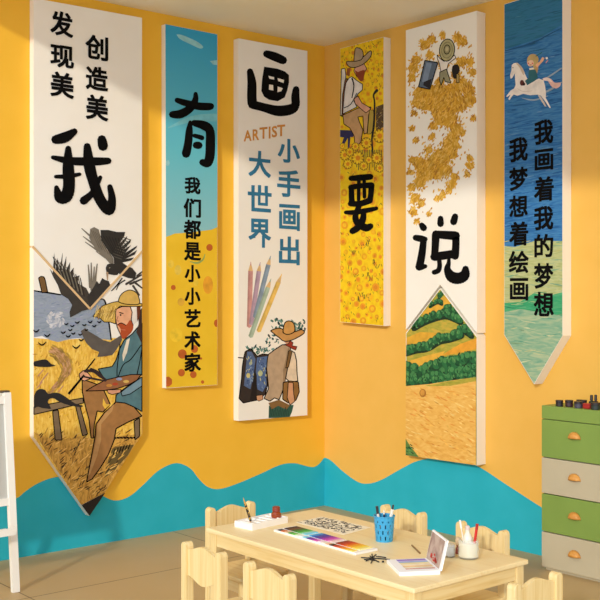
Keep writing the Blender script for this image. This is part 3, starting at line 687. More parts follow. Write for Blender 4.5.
    for q in range(320):
        u, v = rnd.uniform(408, 474), rnd.uniform(40, 216)
        d0 = min(math.hypot(u - x, v - y) - r for x, y, r in blobs)
        if d0 < 5.5 and not (424 < u < 440 and 58 < v < 90): a.leaf(gl[q % 5], u, v, rnd.uniform(2, 4.6), rnd.uniform(.9, 1.8), -1.2 + rnd.uniform(-.6, .6))
    a.k += 21
    c = crop(400, 20, 7.5)
    a.poly((92, 106, 124), c([(188, 303), (285, 320), (232, 495), (225, 520), (140, 502), (165, 405)]), line=1); a.poly((122, 140, 164), c([(200, 320), (240, 326), (205, 470), (165, 465)])); a.poly((36, 34, 40), c([(180, 465), (240, 440), (228, 490), (222, 515), (176, 490)]))
    a.poly((230, 222, 212), c([(280, 262), (300, 288), (330, 310), (370, 305), (410, 262), (420, 285), (362, 330), (352, 378), (308, 388), (298, 330), (282, 290)]), line=.7)
    a.poly((150, 146, 116), c([(300, 392), (350, 368), (376, 450), (382, 472), (340, 462), (330, 430), (310, 492), (298, 450)]), line=.8)
    a.poly((34, 28, 26), c([(398, 342), (435, 333), (450, 378), (432, 410), (422, 440), (400, 432), (390, 372)]), sm=2); a.poly((176, 150, 90), c([(425, 400), (445, 410), (445, 470), (425, 470)]), line=.6)
    u, v = c([(354, 226)])[0]
    a.disc(INK, u, v, 8, 11.6, rot=.12); a.disc((176, 168, 122), u, v, 7.1, 10.7, rot=.12); a.disc((128, 122, 84), u, v, 5.6, 8.4, rot=.12); a.disc((172, 164, 118), u, v, 5, 7.6, rot=.12)
    a.disc(INK, u, v - .6, 3.4, 5, rot=.12); a.disc((150, 142, 104), u, v - .6, 2.7, 4.2, rot=.12); a.disc((186, 176, 134), u, v - 1, 1.6, 2.6, rot=.12)
    a.done('painted_wheat', e)
    a.k += 6; a.clip = None; c = crop(405, 205, 6.66)
    for s in ([(113, 135, 34), (125, 152, 42)], [(238, 90, 34), (238, 125, 40)], [(335, 77, 38), (325, 112, 42)]): a.stroke(INK, c(s)); a.done('brush_dot', e)
    for s in ([(125, 235, 38), (115, 320, 44), (100, 400, 46), (98, 413, 44), (136, 408, 26)], [(72, 218, 36), (110, 225, 40), (135, 228, 32)]): a.stroke(INK, c(s))
    a.done('brush_stroke', e)
    for s in ([(207, 195, 48), (203, 270, 44), (198, 350, 42)], [(207, 195, 44), (270, 200, 50), (338, 205, 54)], [(340, 205, 44), (340, 270, 44), (335, 340, 46)], [(197, 345, 50), (300, 330, 50), (338, 322, 44)],
              [(228, 360, 26), (232, 400, 28), (224, 436, 30), (196, 448, 30)], [(294, 362, 20), (292, 390, 26), (284, 430, 42), (312, 478, 66), (360, 488, 68), (398, 468, 62), (405, 426, 40)]): a.stroke(INK, c(s))
    a.done('brush_character', e)
banner_hills()

# ---- banner 6: sea, a child on a white horse
def banner_horse():
    t = .08
    outer = [(504.2, 4.2), (562.6, -14), (562.6, 335.8), (534, 384.3), (504.2, 334.8)]
    e, o, P = banner(0, t, outer, 'blue and green sea banner with a child riding a white horse, ending in a point')
    board('board', P, 0, t, e)
    cl = [(504.4, 4.5), (562.4, -13.5), (562.4, 335.6), (534, 383.6), (504.4, 334.6)]
    a = Art(0, -t, o, cl)
    R_ = (.35, 0, 0)
    a.poly(noisy('sea_blue_print', [(26, 84, 136), (40, 108, 168), (66, 128, 178), (30, 96, 150)], (30, 6, 60), R_, detail=5, dist=1.5), [(504, 4), (563, -14), (563, 245), (504, 250)])
    a.poly(noisy('deep_sea_print', [(30, 96, 128), (42, 114, 150), (50, 112, 158)], (30, 6, 60), R_, detail=5, dist=1.5), [(504, 4), (563, -14), (563, 24), (540, 38), (504, 50)])
    a.poly(noisy('shallow_print', [(146, 160, 104), (176, 182, 120), (190, 192, 138), (120, 160, 128)], (30, 7, 60), R_, detail=5, dist=1.5), [(504, 246), (515, 247), (528, 243), (540, 239), (552, 241), (563, 241), (563, 384), (504, 384)])
    a.poly(noisy('green_water_print', [(38, 142, 92), (60, 160, 108), (96, 172, 122)], (30, 8, 50), R_, detail=4, dist=1.5), [(504, 303), (520, 302), (534, 293), (548, 296), (563, 292), (563, 316), (540, 312), (520, 309), (504, 312)])
    a.poly(noisy('foam_print', [(110, 160, 132), (140, 174, 140), (176, 188, 148)], (30, 9, 50), R_, detail=4, dist=1.5), [(504, 312), (520, 309), (540, 312), (563, 316), (563, 336), (534, 384), (504, 335)])
    for q in range(230):
        v = rnd.uniform(8, 374); u = rnd.uniform(505, 562)
        if v < 52: col = rnd.choice([(30, 92, 126), (62, 124, 156), (44, 104, 142)])
        elif v < 240: col = rnd.choice([(26, 82, 142), (74, 134, 184), (52, 112, 170), (36, 92, 150), (96, 140, 178)])
        elif v < 292: col = rnd.choice([(150, 164, 104), (204, 202, 146), (120, 160, 128), (184, 182, 110)])
        elif v < 314: col = rnd.choice([(60, 160, 110), (150, 178, 124), (44, 136, 96)])
        else: col = rnd.choice([(190, 192, 140), (96, 156, 128), (150, 180, 146), (204, 206, 160), (120, 150, 110)])
        sl = -.22 if v < 245 else .22 * math.sin(u * .3 + v * .1)
        l = rnd.uniform(5, 16); a.stroke(col, [(u - l / 2, v - sl * l / 2, .4), (u, v, rnd.uniform(.7, 1.5)), (u + l / 2, v + sl * l / 2, .4)], sm=0, step=0, cap=4)
        a.k += 1 if q % 3 == 0 else 0
    a.k += 21
    for q in ([(505, 51, .8), (520, 47, 1.4), (535, 42, 1.4), (550, 34, 1.2), (562, 28, .8)], ): a.stroke((30, 84, 128), q)
    for q in ([(535, 94, .8), (548, 91, 2), (562, 82, 1.4)], [(540, 82, .6), (550, 76, 1.6), (562, 68, 1.2)], [(522, 98, .6), (534, 100, 1.6), (548, 96, .8)]): a.stroke((146, 164, 178), q)
    c = crop(500, 50, 8.571)
    P_ = lambda col, pts, **k: a.poly(col, c(pts), **k)
    hw = (236, 226, 216)
    P_((222, 180, 168), [(365, 245), (400, 235), (440, 250), (470, 280), (520, 280), (515, 310), (480, 330), (440, 310), (410, 265), (378, 262)], sm=3); P_((236, 214, 202), [(365, 245), (400, 235), (430, 246), (450, 275), (420, 268), (380, 262)])
    P_((206, 194, 180), [(325, 385), (345, 390), (380, 445), (400, 485), (385, 482), (340, 415)])
    P_(hw, [(102, 128), (120, 113), (150, 110), (175, 130), (195, 165), (215, 205), (235, 245), (240, 292), (290, 265), (335, 245), (375, 260), (388, 310), (395, 370), (393, 410), (415, 450), (437, 496), (425, 496), (380, 428), (350, 390), (325, 383), (260, 388), (200, 376), (150, 392), (118, 382), (100, 402), (84, 430), (72, 420), (92, 382), (60, 405), (55, 395), (92, 348), (122, 330), (135, 300), (130, 240), (128, 200), (106, 240), (92, 246), (88, 215), (100, 170)])
    for q in ([(140, 115, 8), (170, 140, 14), (190, 180, 14), (205, 215, 8)], [(150, 112, 6), (185, 150, 10), (212, 200, 8)]): a.stroke((204, 184, 160), c(q))
    a.disc(INK, *c([(112, 152)])[0], .5); a.stroke((214, 202, 190), c([(150, 330, 5), (200, 355, 6), (280, 350, 5)]))
    P_((196, 158, 104), [(300, 110), (325, 100), (330, 160), (318, 205), (298, 190)]); P_((232, 178, 140), [(300, 125), (340, 100), (365, 60), (382, 70), (372, 95), (320, 150)])
    P_((46, 102, 112), [(252, 165), (300, 158), (318, 200), (326, 238), (300, 265), (235, 302), (214, 265), (246, 240), (245, 200)])
    P_((232, 224, 206), [(250, 155), (290, 150), (300, 165), (255, 172)])
    P_((190, 164, 108), [(232, 110), (238, 65), (270, 35), (312, 42), (332, 75), (326, 105), (305, 130), (300, 170), (288, 150), (270, 120)], sm=3)
    a.disc((236, 196, 168), *c([(263, 112)])[0], 3.2, 3.5); P_((190, 164, 108), [(232, 100), (242, 60), (300, 60), (305, 85), (260, 88)], sm=2)
    for x in (245, 280): a.disc((216, 110, 96), *c([(x, 115)])[0], .8)
    a.stroke((170, 60, 50), c([(255, 128, 5), (270, 127, 5)])); a.disc((86, 40, 36), *c([(190, 282)])[0], 2.2, 2.9); a.disc((60, 28, 28), *c([(206, 292)])[0], 1.4, 1.6)
    a.stroke((44, 112, 104), c([(310, 52, 8), (360, 22, 8)])); a.disc((238, 232, 224), *c([(402, 70)])[0], 1.2); a.stroke((220, 150, 140), c([(395, 110, 8), (410, 90, 8)]))
    a.done('painted_scene', e)
    a.k += 6; a.clip = None
    for ch, b in (('我', (509.2, 136.4, 528, 162.6)), ('梦', (509.2, 166.3, 528, 191.2)), ('想', (509.2, 194.6, 528, 217.6)), ('着', (509.2, 221.2, 528.4, 246.4)), ('绘', (508.9, 250.5, 528.9, 273.6)), ('画', (510, 278, 528.4, 300.6))): a.glyph(INK, ch, *b)
    a.done('caption_text', e)
    for ch, b in (('我', (534.2, 118.6, 553.4, 145.2)), ('画', (534.8, 148.2, 553.4, 171.4)), ('着', (534, 175.8, 554, 202)), ('我', (534, 205.5, 553.5, 230.5)), ('的', (534.5, 233.6, 553.4, 257.6)), ('梦', (534, 263, 553.5, 288.8)), ('想', (533.8, 291.8, 554, 316.6))): a.glyph(INK, ch, *b)
    a.done('caption_text', e)
banner_horse()

# ---------------------------------------------------------------- table
TX0, TX1, TY0, TY1, TZ = -2.413, -1.803, -3.193, -1.985, .52
table = empty('childrens_table', ((TX0 + TX1) / 2, (TY0 + TY1) / 2, 0), 0, 'low rectangular birch table with art materials on top', 'table')
hx, hy = (TX1 - TX0) / 2, (TY1 - TY0) / 2
build('tabletop', bxm(-hx, hx, -hy, hy, TZ - .018, TZ), wood('birch_top_sheen', 1, (245, 222, 168), (236, 207, 146)), table, bevel=.004)  # same birch made lighter; sun and sheen on the top put into the colour
for sx in (-1, 1):
    for sy in (-1, 1):
        x, y = sx * (hx - .033), sy * (hy - .033)
        build('leg', bxm(x - .021, x + .021, y - .021, y + .021, 0, TZ - .018), WZ, table, bevel=.004)
for s in (-1, 1):
    x = s * (hx - .026); build('apron', bxm(x - .009, x + .009, -hy + .054, hy - .054, TZ - .073, TZ - .018), WY, table, bevel=.002)
    y = s * (hy - .026); build('apron', bxm(-hx + .054, hx - .054, y - .009, y + .009, TZ - .073, TZ - .018), WX, table, bevel=.002)

# ---------------------------------------------------------------- chairs
def knot_wood():
    m = wood('birch_back', 2).copy(); m.name = 'birch_with_knot'; nt = m.node_tree; N, L = nt.nodes, nt.links; b = nt.nodes['Principled BSDF']
    tc = N.new('ShaderNodeTexCoord'); mp = N.new('ShaderNodeMapping'); L.new(tc.outputs['Object'], mp.inputs['Vector'])
    mp.vector_type = 'TEXTURE'; mp.inputs['Location'].default_value = (-.048, .009, .46); mp.inputs['Scale'].default_value = (.02, .012, .014)
    no = N.new('ShaderNodeTexNoise'); no.inputs['Scale'].default_value = 2; ad = N.new('ShaderNodeVectorMath'); ad.operation = 'ADD'
    L.new(mp.outputs['Vector'], no.inputs['Vector']); sc = N.new('ShaderNodeVectorMath'); sc.operation = 'SCALE'; sc.inputs['Scale'].default_value = .6
    L.new(no.outputs['Color'], sc.inputs[0]); L.new(mp.outputs['Vector'], ad.inputs[0]); L.new(sc.outputs[0], ad.inputs[1])
    gr = N.new('ShaderNodeTexGradient'); gr.gradient_type = 'SPHERICAL'; L.new(ad.outputs[0], gr.inputs['Vector'])
    mi = N.new('ShaderNodeMix'); mi.data_type = 'RGBA'; src = b.inputs['Base Color'].links[0].from_socket
    L.new(gr.outputs['Fac'], mi.inputs[0]); L.new(src, mi.inputs[6]); mi.inputs[7].default_value = rgb(140, 96, 52); L.new(mi.outputs[2], b.inputs['Base Color'])
    return m
M_back = knot_wood()

def make_chair():
    """local +y = the way the sitter faces; the origin is on the floor under the backrest"""
    t = empty('wooden_chair', (0, 0, 0), 0, '', 'chair', 'small birch chairs around the table')
    hw, ht = .112, .55
    for s in (-1, 1):
        bm = bmesh.new(); prof = [(-.0175, 0), (.0175, 0), (.0175, ht - .016)] + [(.0175 * math.cos(a), ht - .016 + .016 * math.sin(a)) for a in (PI * .2, PI * .35, PI * .5, PI * .65, PI * .8)] + [(-.0175, ht - .016)]
        pts = [Vector((s * hw + x, -.0175, z)) for x, z in prof]; prism(bm, pts, Vector((0, .035, 0)))
        build('leg', bm, WZ, t, bevel=.006)
        build('leg', bxm(s * .108 - .018, s * .108 + .018, .222, .258, 0, .268), WZ, t, bevel=.004)
        build('side_rail', bxm(s * .114 - .009, s * .114 + .009, .02, .222, .215, .262), WY, t, bevel=.002)
    bm = bmesh.new(); n = 24; xs = [(-1 + 2 * i / n) * (hw - .016) for i in range(n + 1)]
    wave = lambda x: math.cos(x / (hw - .016) * PI)
    top = [Vector((x, -.009, .524 + .0115 * (1 + wave(x)))) for x in xs]; bot = [Vector((x, -.009, .424 - .012 * (1 + wave(x)))) for x in xs]
    prism(bm, bot + top[::-1], Vector((0, .018, 0))); build('backrest', bm, M_back, t, bevel=.003)
    bm = bmesh.new(); k = [(-.13, .0), (-.13, .255), (-.115, .27), (.115, .27), (.13, .255), (.13, .0), (.098, .0), (.098, .0), (.096, .022), (-.096, .022), (-.098, .0)]
    k = [(-.094, -.012), (-.094, .022), (-.135, .022), (-.135, .25), (-.115, .272), (.115, .272), (.135, .25), (.135, .022), (.094, .022), (.094, -.012)]
    prism(bm, [Vector((x, y, .286)) for x, y in k], Vector((0, 0, -.02))); build('seat', bm, WY, t, bevel=.005)
    build('front_rail', bxm(-.094, .094, .23, .248, .215, .262), WX, t, bevel=.002)
    return t
spots = [((-2.682, -2.358), -PI / 2, 'birch chair at the near long side of the table, nearest the easel'),
         ((-2.684, -2.757), -PI / 2, 'birch chair at the near long side of the table, in front of the watercolour set'),
         ((-2.127, -1.772), PI, 'birch chair at the far left end of the table, behind the white pen box'),
         ((-1.592, -2.34), PI / 2, 'birch chair across the table, behind the blue pen cup'),
         ((-1.597, -2.797), PI / 2, 'birch chair across the table behind the glass jar, nearest the chest of drawers'),
         ((-2.076, -3.432), 0, 'birch chair at the near right end of the table, lowest right in the photo')]
proto = make_chair()
for i, ((x, y), rz, lab) in enumerate(spots):
    o = proto if i == 0 else copy_tree(proto)
    o.location = (x, y, 0); o.rotation_euler = (0, 0, rz); o['label'] = lab

# ---------------------------------------------------------------- chest of drawers
CX, CY0, CY1, CZ = -.25, -3.02, -2.078, .898
cab = empty('chest_of_drawers', (-.125, (CY0 + CY1) / 2, 0), 0, 'green and cream chest of four drawers against the right wall', 'chest of drawers')
off = Vector((-.125, (CY0 + CY1) / 2, 0)); ch = (CY1 - CY0) / 2
M_green = noisy('green_lacquer', [(126, 152, 72), (131, 157, 75)], (5, 5, 5), rough=.45, spec=.3); M_cream = noisy('cream_lacquer', [(188, 176, 146), (194, 182, 152)], (5, 5, 5), rough=.45, spec=.3)
M_pull = noisy('orange_wood', [(196, 130, 56), (226, 164, 82)], (60, 20, 60), rough=.45)
bm = bxm(-.105, .12, -ch + .001, ch - .001, .015, CZ - .02); build('body', bm, M_cream, cab)
build('plinth', bxm(-.1, .12, -ch + .01, ch - .01, 0, .015), M_cream, cab)
build('top', bxm(-.125, .119, -ch, ch, CZ - .073, CZ), M_green, cab, bevel=.004)
zs = [(.618, .822, M_green, .752, 'green drawer, uppermost'), (.421, .613, M_cream, .531, 'cream drawer, second from the top'), (.2135, .416, M_green, .327, 'green drawer, third from the top'), (.018, .2085, M_cream, .125, 'cream drawer, lowest')]
for z0, z1, m, hz, lab in zs:
    bm = bxm(-.125, -.105, -ch, ch, z0, z1); d = tag(build('drawer', bm, m, cab, bevel=.003), lab)
    for yc in (-2.292 - off.y, -2.292 - .52 - off.y):
        bm = bmesh.new(); n = 14; rows = []
        for j in range(6):                                   # half-dome cup pull, open below
            b_ = j / 5 * PI / 2; row = []
            for i in range(n + 1):
                a_ = i / n * PI
                row.append(bm.verts.new((-.125 - .026 * math.sin(b_) * (.35 + .65 * math.sin(a_)) - .001, yc + .04 * math.cos(a_) * (1 - .16 * math.sin(b_)), hz - .017 + .04 * math.sin(a_) * math.cos(b_) * .96 + .003 * math.sin(b_))))
            rows.append(row)
        for r0, r1 in zip(rows, rows[1:]):
            for i in range(n): bm.faces.new((r0[i], r0[i + 1], r1[i + 1], r1[i]))
        hd = build('handle', bm, M_pull, d, smooth=True); sm = hd.modifiers.new('solid', 'SOLIDIFY'); sm.thickness = .004

# paint pots and bottles on top of it
M_blk = plain('black_plastic', (40, 34, 36), .4); M_dark = plain('dark_plum_plastic', (66, 38, 44), .4); M_slate = plain('slate_plastic', (70, 68, 82), .4); M_red = plain('red_lacquer', (170, 36, 34), .4); M_dgreen = plain('dark_green_plastic', (40, 52, 44), .4)
def pot(loc, r, h, m, lab):
    e = empty('paint_pot', loc, 0, lab, 'paint pot', 'paint pots and bottles on the chest of drawers')
    build('jar', lathe(bmesh.new(), [(r * .9, 0), (r, .003), (r, h * .62), (r * .93, h * .66)], 20), m, e, smooth=False)
    build('lid', lathe(bmesh.new(), [(r * 1.02, h * .66), (r * 1.04, h * .7), (r * 1.04, h * .96), (r * .98, h)], 20), M_blk, e)
    return e
def bottle(loc, r, h, m, lab):
    e = empty('paint_bottle', loc, 0, lab, 'bottle', 'paint pots and bottles on the chest of drawers')
    build('body', lathe(bmesh.new(), [(r * .9, 0), (r, .003), (r, h * .42), (r * .8, h * .5), (r * .42, h * .54), (r * .42, h * .58)], 18), m, e)
    build('cap', lathe(bmesh.new(), [(r * .55, h * .58), (r * .58, h * .6), (r * .52, h * .97), (r * .4, h)], 16), M_blk, e)
    return e
pot((-.225, -2.177, CZ), .0195, .034, M_blk, 'squat black paint pot, leftmost on the chest of drawers')
pot((-.2, -2.222, CZ), .021, .036, M_dark, 'squat plum-black paint pot, second from the left on the chest')
pot((-.09, -2.215, CZ), .02, .03, M_blk, 'black paint pot at the back beside the plum-black one')
pot((-.12, -2.255, CZ), .02, .034, M_dark, 'dark plum paint pot behind the slate grey pot')
pot((-.222, -2.296, CZ), .021, .036, M_slate, 'slate grey paint pot in front of the two slim bottles')
o = build('paint_block', bxm(-.016, .016, -.021, .021, 0, .028), M_red, None, (-.205, -2.343, CZ), bevel=.003); tag(o, 'small red paint block on the chest between slate grey pot and dark green pot', 'paint block')
bottle((-.13, -2.315, CZ), .015, .066, M_dgreen, 'slim black-capped bottle on the chest, left of the two standing together')
bottle((-.14, -2.348, CZ), .014, .07, M_blk, 'slim black-capped bottle on the chest, right of the two standing together')
pot((-.222, -2.402, CZ), .0235, .038, M_dgreen, 'dark green paint pot on the chest, rightmost pot in the front row')
pot((-.1, -2.395, CZ), .018, .034, M_dark, 'plum paint pot at the back behind the dark green pot')
bottle((-.17, -2.432, CZ), .018, .074, M_blk, 'slim dark bottle on the chest cut by the photo edge')

# ---------------------------------------------------------------- easel
ez = empty('easel', (-2.95, -.55, 0), 0, 'white wooden easel with a pale grey board, cut by the left edge', 'easel'); EO = Vector((-2.95, -.55, 0))
M_ew = plain('white_easel_paint', (244, 238, 224), .5); M_eb = plain('easel_board', (184, 180, 168), .6); M_cap = plain('dark_hinge', (90, 80, 70), .4, .5)
fy = lambda z: -.639 + .106 * z                         # front frame leans back
for x in (-2.641, -3.26): build('leg', bar(bmesh.new(), Vector((x - .0, fy(0), 0)) - EO, Vector((x - .0, fy(1.0), 1.0)) - EO, .036, .03, up=(0, 1, 0)), M_ew, ez)
for x in (-2.66, -3.24): build('leg', bar(bmesh.new(), Vector((x, -.26, 0)) - EO, Vector((x, -.502, 1.0)) - EO, .03, .026, up=(0, 1, 0)), M_ew, ez)
for z, h in ((.965, .04), (.452, .036)): build('rail', bar(bmesh.new(), Vector((-3.243, fy(z), z)) - EO, Vector((-2.658, fy(z), z)) - EO, .024, h, up=(0, 0, 1)), M_ew, ez)
bm = bmesh.new(); q = [Vector((x, fy(z) + .004, z)) - EO for x, z in ((-3.243, .47), (-2.658, .47), (-2.658, .945), (-3.243, .945))]; prism(bm, q, Vector((0, .008, 0))); tag(build('board', bm, M_eb, ez), 'pale grey drawing board')
bm = bmesh.new(); box(bm, -3.22 - EO.x, -2.682 - EO.x, -.72 - EO.y, -.612 - EO.y, .31, .322); box(bm, -3.22 - EO.x, -2.682 - EO.x, -.73 - EO.y, -.72 - EO.y, .31, .345); build('tray', bm, M_ew, ez)
build('hinge', bxm(-2.668 - EO.x, -2.626 - EO.x, -.54 - EO.y, -.5 - EO.y, 1.0, 1.01), M_cap, ez)

# ---------------------------------------------------------------- things on the table
# white pen box, seen with slots
def local_frame(a, b):
    d = (Vector(b) - Vector(a)); return math.atan2(d.y, d.x)
bx = empty('pen_box', (-2.192, -2.14, TZ), .22, 'low white box at the far left of the table', 'box')
bx.location = (-2.198, -2.09, TZ); bx.rotation_euler = (0, 0, .12)
bm = bmesh.new(); M_wp = plain('white_plastic', (246, 240, 230), .4)
W, Dp, Hh = .107, .054, .026
box(bm, -W, W, -Dp, Dp, 0, .004); box(bm, -W, W, -Dp, -Dp + .004, .004, Hh); box(bm, -W, W, Dp - .004, Dp, .004, Hh); box(bm, -W, -W + .004, -Dp + .004, Dp - .004, .004, Hh); box(bm, W - .004, W, -Dp + .004, Dp - .004, .004, Hh)
build('box_body', bm, M_wp, bx)
bm = bmesh.new()
for q in range(5): x = -W + .03 + q * .038; box(bm, x - .0015, x + .0015, -Dp + .004, Dp - .004, .004, Hh - .004)
box(bm, -W + .004, W - .004, -Dp + .004, Dp - .004, .016, .018)
build('divider', bm, M_wp, bx)
# patterned brush standing in it
p0 = at(251.2, 522.5, 1, -2.13); p1 = at(244.2, 499.5, 1, -2.105)
p0 = Vector((-2.262, -2.1, TZ + .0225)); 
m, nt, b = new_mat('black_gold_lacquer'); N, L = nt.nodes, nt.links
vo = N.new('ShaderNodeTexNoise'); vo.inputs['Scale'].default_value = 110; tc = N.new('ShaderNodeTexCoord'); L.new(tc.outputs['Object'], vo.inputs['Vector'])
cr = N.new('ShaderNodeValToRGB'); cr.color_ramp.interpolation = 'CONSTANT'; cr.color_ramp.elements[0].color = rgb(34, 26, 22); cr.color_ramp.elements[1].color = rgb(206, 160, 60); cr.color_ramp.elements[1].position = .55
L.new(vo.outputs['Fac'], cr.inputs['Fac']); L.new(cr.outputs['Color'], b.inputs['Base Color']); b.inputs['Roughness'].default_value = .35
pen = empty('lacquered_brush', p0, 0, 'black and gold patterned brush standing in the white box', 'brush')
d = (R * -.32 + Z).normalized()
build('handle', tube(bmesh.new(), [d * .004, d * .08], .0055, 10), m, pen); build('tip', tube(bmesh.new(), [d * .08, d * .092, d * .108], [.0042, .003, .0008], 10), plain('gold_tip', (200, 150, 70), .4), pen)
build('ferrule', tube(bmesh.new(), [d * 0, d * .004], .0035, 10), plain('gold_tip', (200, 150, 70), .4), pen)
# amber bottle in the box
bt = empty('ink_bottle', (-2.112, -2.083, TZ + .018), 0, 'small red-brown ink bottle at the right end of the white box', 'bottle')
M_am = plain('amber', (150, 62, 28), .25); build('glass_body', lathe(bmesh.new(), [(.02, 0), (.022, .004), (.022, .016), (.016, .025), (.012, .027)], 20), M_am, bt, smooth=False)
build('cap', lathe(bmesh.new(), [(.0165, .027), (.017, .029), (.016, .046), (.013, .048)], 18), plain('brown_cap', (140, 52, 28), .4), bt)

# watercolour set: a long white tray of colour pans
ws = empty('watercolour_set', (-2.19, -2.483, TZ), local_frame((-2.23, -2.237, 0), (-2.28, -2.768, 0)), 'long white watercolour set with rows of bright pans, middle of the table', 'paint set')
ws.rotation_euler = (0, 0, local_frame((-2.128, -2.216, 0), (-2.119, -2.71, 0)) - .045)
L2, W2 = .256, .058
bm = bmesh.new(); box(bm, -L2, L2, -W2, W2, 0, .009); build('tray', bm, M_wp, ws, bevel=.002)
cols = [(52, 40, 36), (84, 52, 36), (112, 66, 40), (70, 92, 40), (60, 130, 44), (50, 160, 60), (86, 190, 90), (150, 214, 190), (120, 208, 224), (56, 170, 214), (40, 110, 190), (46, 62, 160), (84, 48, 150), (128, 44, 160), (176, 48, 168), (206, 70, 176), (228, 140, 196),
        (236, 200, 190), (150, 60, 40), (176, 48, 32), (206, 62, 30), (224, 96, 30), (236, 140, 32), (242, 172, 40), (246, 200, 54), (248, 220, 90), (250, 232, 150)]
step = (2 * L2 - .075) / len(cols)
for i, c_ in enumerate(cols):
    x = -L2 + .0375 + step * i; gap = .0012 + (.006 if i % 9 == 8 else 0) * 0; x += (i // 9 - 1) * .018
    build('paint_pan', bxm(x + gap, x + step - gap, -W2 + .042, W2 - .01, .009, .0125), plain('pan_%d' % i, c_, .5), ws)
ends = [(44, 34, 34), (210, 110, 60), (224, 190, 150), (70, 160, 60), (110, 200, 80), (220, 236, 200), (235, 240, 235), (130, 208, 224), (80, 60, 160), (150, 50, 160), (214, 80, 180), (240, 210, 220), (240, 230, 210), (236, 190, 150), (70, 40, 30), (190, 50, 34), (226, 100, 36), (240, 150, 40), (246, 190, 50), (248, 220, 100)]
step = (2 * L2 - .04) / len(ends)
for i, c_ in enumerate(ends):
    x = -L2 + .02 + step * i
    build('colour_swatch', bxm(x + .002, x + step - .002, -W2 + .005, -W2 + .027, .009, .0118), plain('swatch_%d' % i, c_, .5), ws)

# calligraphy sheet
M_paper = plain('paper', (248, 236, 206), .8); M_ink = plain('ink', (30, 28, 30), .6)
sh = empty('calligraphy_sheet', (-1.98, -2.31, TZ), 0, 'sheet covered in black brush writing behind the watercolour set', 'paper'); so = Vector((-1.98, -2.31, TZ))
q = [Vector(p) - so + Vector((0, 0, .0012)) for p in ((-2.06, -2.155, TZ), (-1.895, -2.135, TZ), (-1.88, -2.43, TZ), (-2.06, -2.46, TZ))]
bm = bmesh.new(); prism(bm, q, Vector((0, 0, -.0008))); build('paper', bm, M_paper, sh)
a_, b_, c_, d_ = q; bm = bmesh.new(); r2 = random.Random(5)
def flat_stroke(bm, p, q, w):
    t = (q - p); n = Vector((-t.y, t.x, 0)).normalized() * w / 2
    bm.faces.new([bm.verts.new(x) for x in (p - n, q - n * .6, q + n * .6, p + n)])
for i in range(4):
    for j in range(8):
        s, t_ = (i + .5) / 4, (j + .5) / 8
        base = (a_.lerp(b_, .08 + .84 * s)).lerp(d_.lerp(c_, .08 + .84 * s), .06 + .88 * t_) + Vector((0, 0, .0006))
        for k in range(5):
            p = base + Vector((r2.uniform(-.015, .015), r2.uniform(-.016, .016), k * 1e-5)); an = r2.choice([0, 1.57, .8, 2.3]) + r2.uniform(-.2, .2); l = r2.uniform(.012, .026)
            flat_stroke(bm, p, p + Vector((math.cos(an) * l, math.sin(an) * l, 0)), r2.uniform(.005, .0085))
build('brush_writing', bm, M_ink, sh)
# small twig of black ink marks in front
tw = empty('black_twig', at(374, 558.5, 2, TZ), 0, 'small black twig lying on the table in front of the blue cup', 'twig')
bm = bmesh.new(); r2 = random.Random(3); b0 = at(374, 558.5, 2, TZ)
for pts in ([(361, 557.5), (370, 558), (380, 558.6), (390, 559.5)], [(366, 561), (372, 558), (376, 554.5)], [(370, 556), (374, 559.5), (379, 562)], [(372, 554), (372.5, 560), (371, 563)], [(376, 556.5), (381, 556.8), (386, 557.6)], [(364, 559.5), (369, 559.5), (375, 560.4)]):
    tube(bm, [at(u, v, 2, TZ + .0025) - b0 for u, v in pts], .0022, 6)
build('branch', bm, M_ink, tw); bm = bmesh.new(); c0 = at(383, 562.5, 2, TZ) - b0; lathe(bm, [(.002, 0), (.005, .003), (.002, .007)], 8, c=(c0.x, c0.y)); build('bud', bm, M_ink, tw)
# thin stick lying further right, and a long white brush on the far edge
o = build('drawing_stick', tube(bmesh.new(), [Vector((-1.983, -2.769, TZ + .003)) - Vector((-2.017, -2.823, TZ)), Vector((-2.051, -2.877, TZ + .003)) - Vector((-2.017, -2.823, TZ))], .003, 8), plain('brown_pencil', (140, 104, 60), .5), None, (-2.017, -2.823, TZ)); tag(o, 'thin brown drawing stick lying left of the open box', 'pencil')

# blue pen cup with pierced wall
cx = Vector((-2.003, -2.636, TZ)); cup = empty('pen_cup', cx, 0, 'blue pierced plastic pen cup standing near the far side of the table', 'pen cup')
M_blue = plain('blue_plastic', (58, 160, 204), .4)
bm = bmesh.new(); n, rows = 44, 13; zz = [i / rows * .1 for i in range(rows + 1)]; rr = lambda z: .034 + .0078 * z / .1
g = [[bm.verts.new((rr(z) * math.cos(2 * PI * j / n), rr(z) * math.sin(2 * PI * j / n), z)) for j in range(n)] for z in zz]
for i in range(rows):
    for j in range(n):
        if 1 <= i < rows - 2 and ((i % 3 != 0 and (j + (i // 3) * 2) % 4 == 0)): continue
        bm.faces.new((g[i][j], g[i][(j + 1) % n], g[i + 1][(j + 1) % n], g[i + 1][j]))
bm.faces.new(g[0][::-1]); w_ = build('cup_wall', bm, M_blue, cup, smooth=False); md = w_.modifiers.new('solid', 'SOLIDIFY'); md.thickness = .0022
build('rim', (lambda b: tube(b, [(.0418 * math.cos(k * PI / 16), .0418 * math.sin(k * PI / 16), .1) for k in range(33)], .0022, 6, caps=False))(bmesh.new()), M_blue, cup)
def pencil(name, base, lean, l, r, m, mt, lab, cat, tipname='tip', tl=.018, tr=None):
    e = empty(name, base, 0, lab, cat); d = (Vector(lean) + Z).normalized()
    build('barrel', tube(bmesh.new(), [d * 0, d * (l - tl)], r, 8), m, e); build(tipname, tube(bmesh.new(), [d * (l - tl), d * (l - tl * .4), d * l], [tr or r * .9, (tr or r) * .9, (tr or r * .3)], 8), mt, e)
    return e
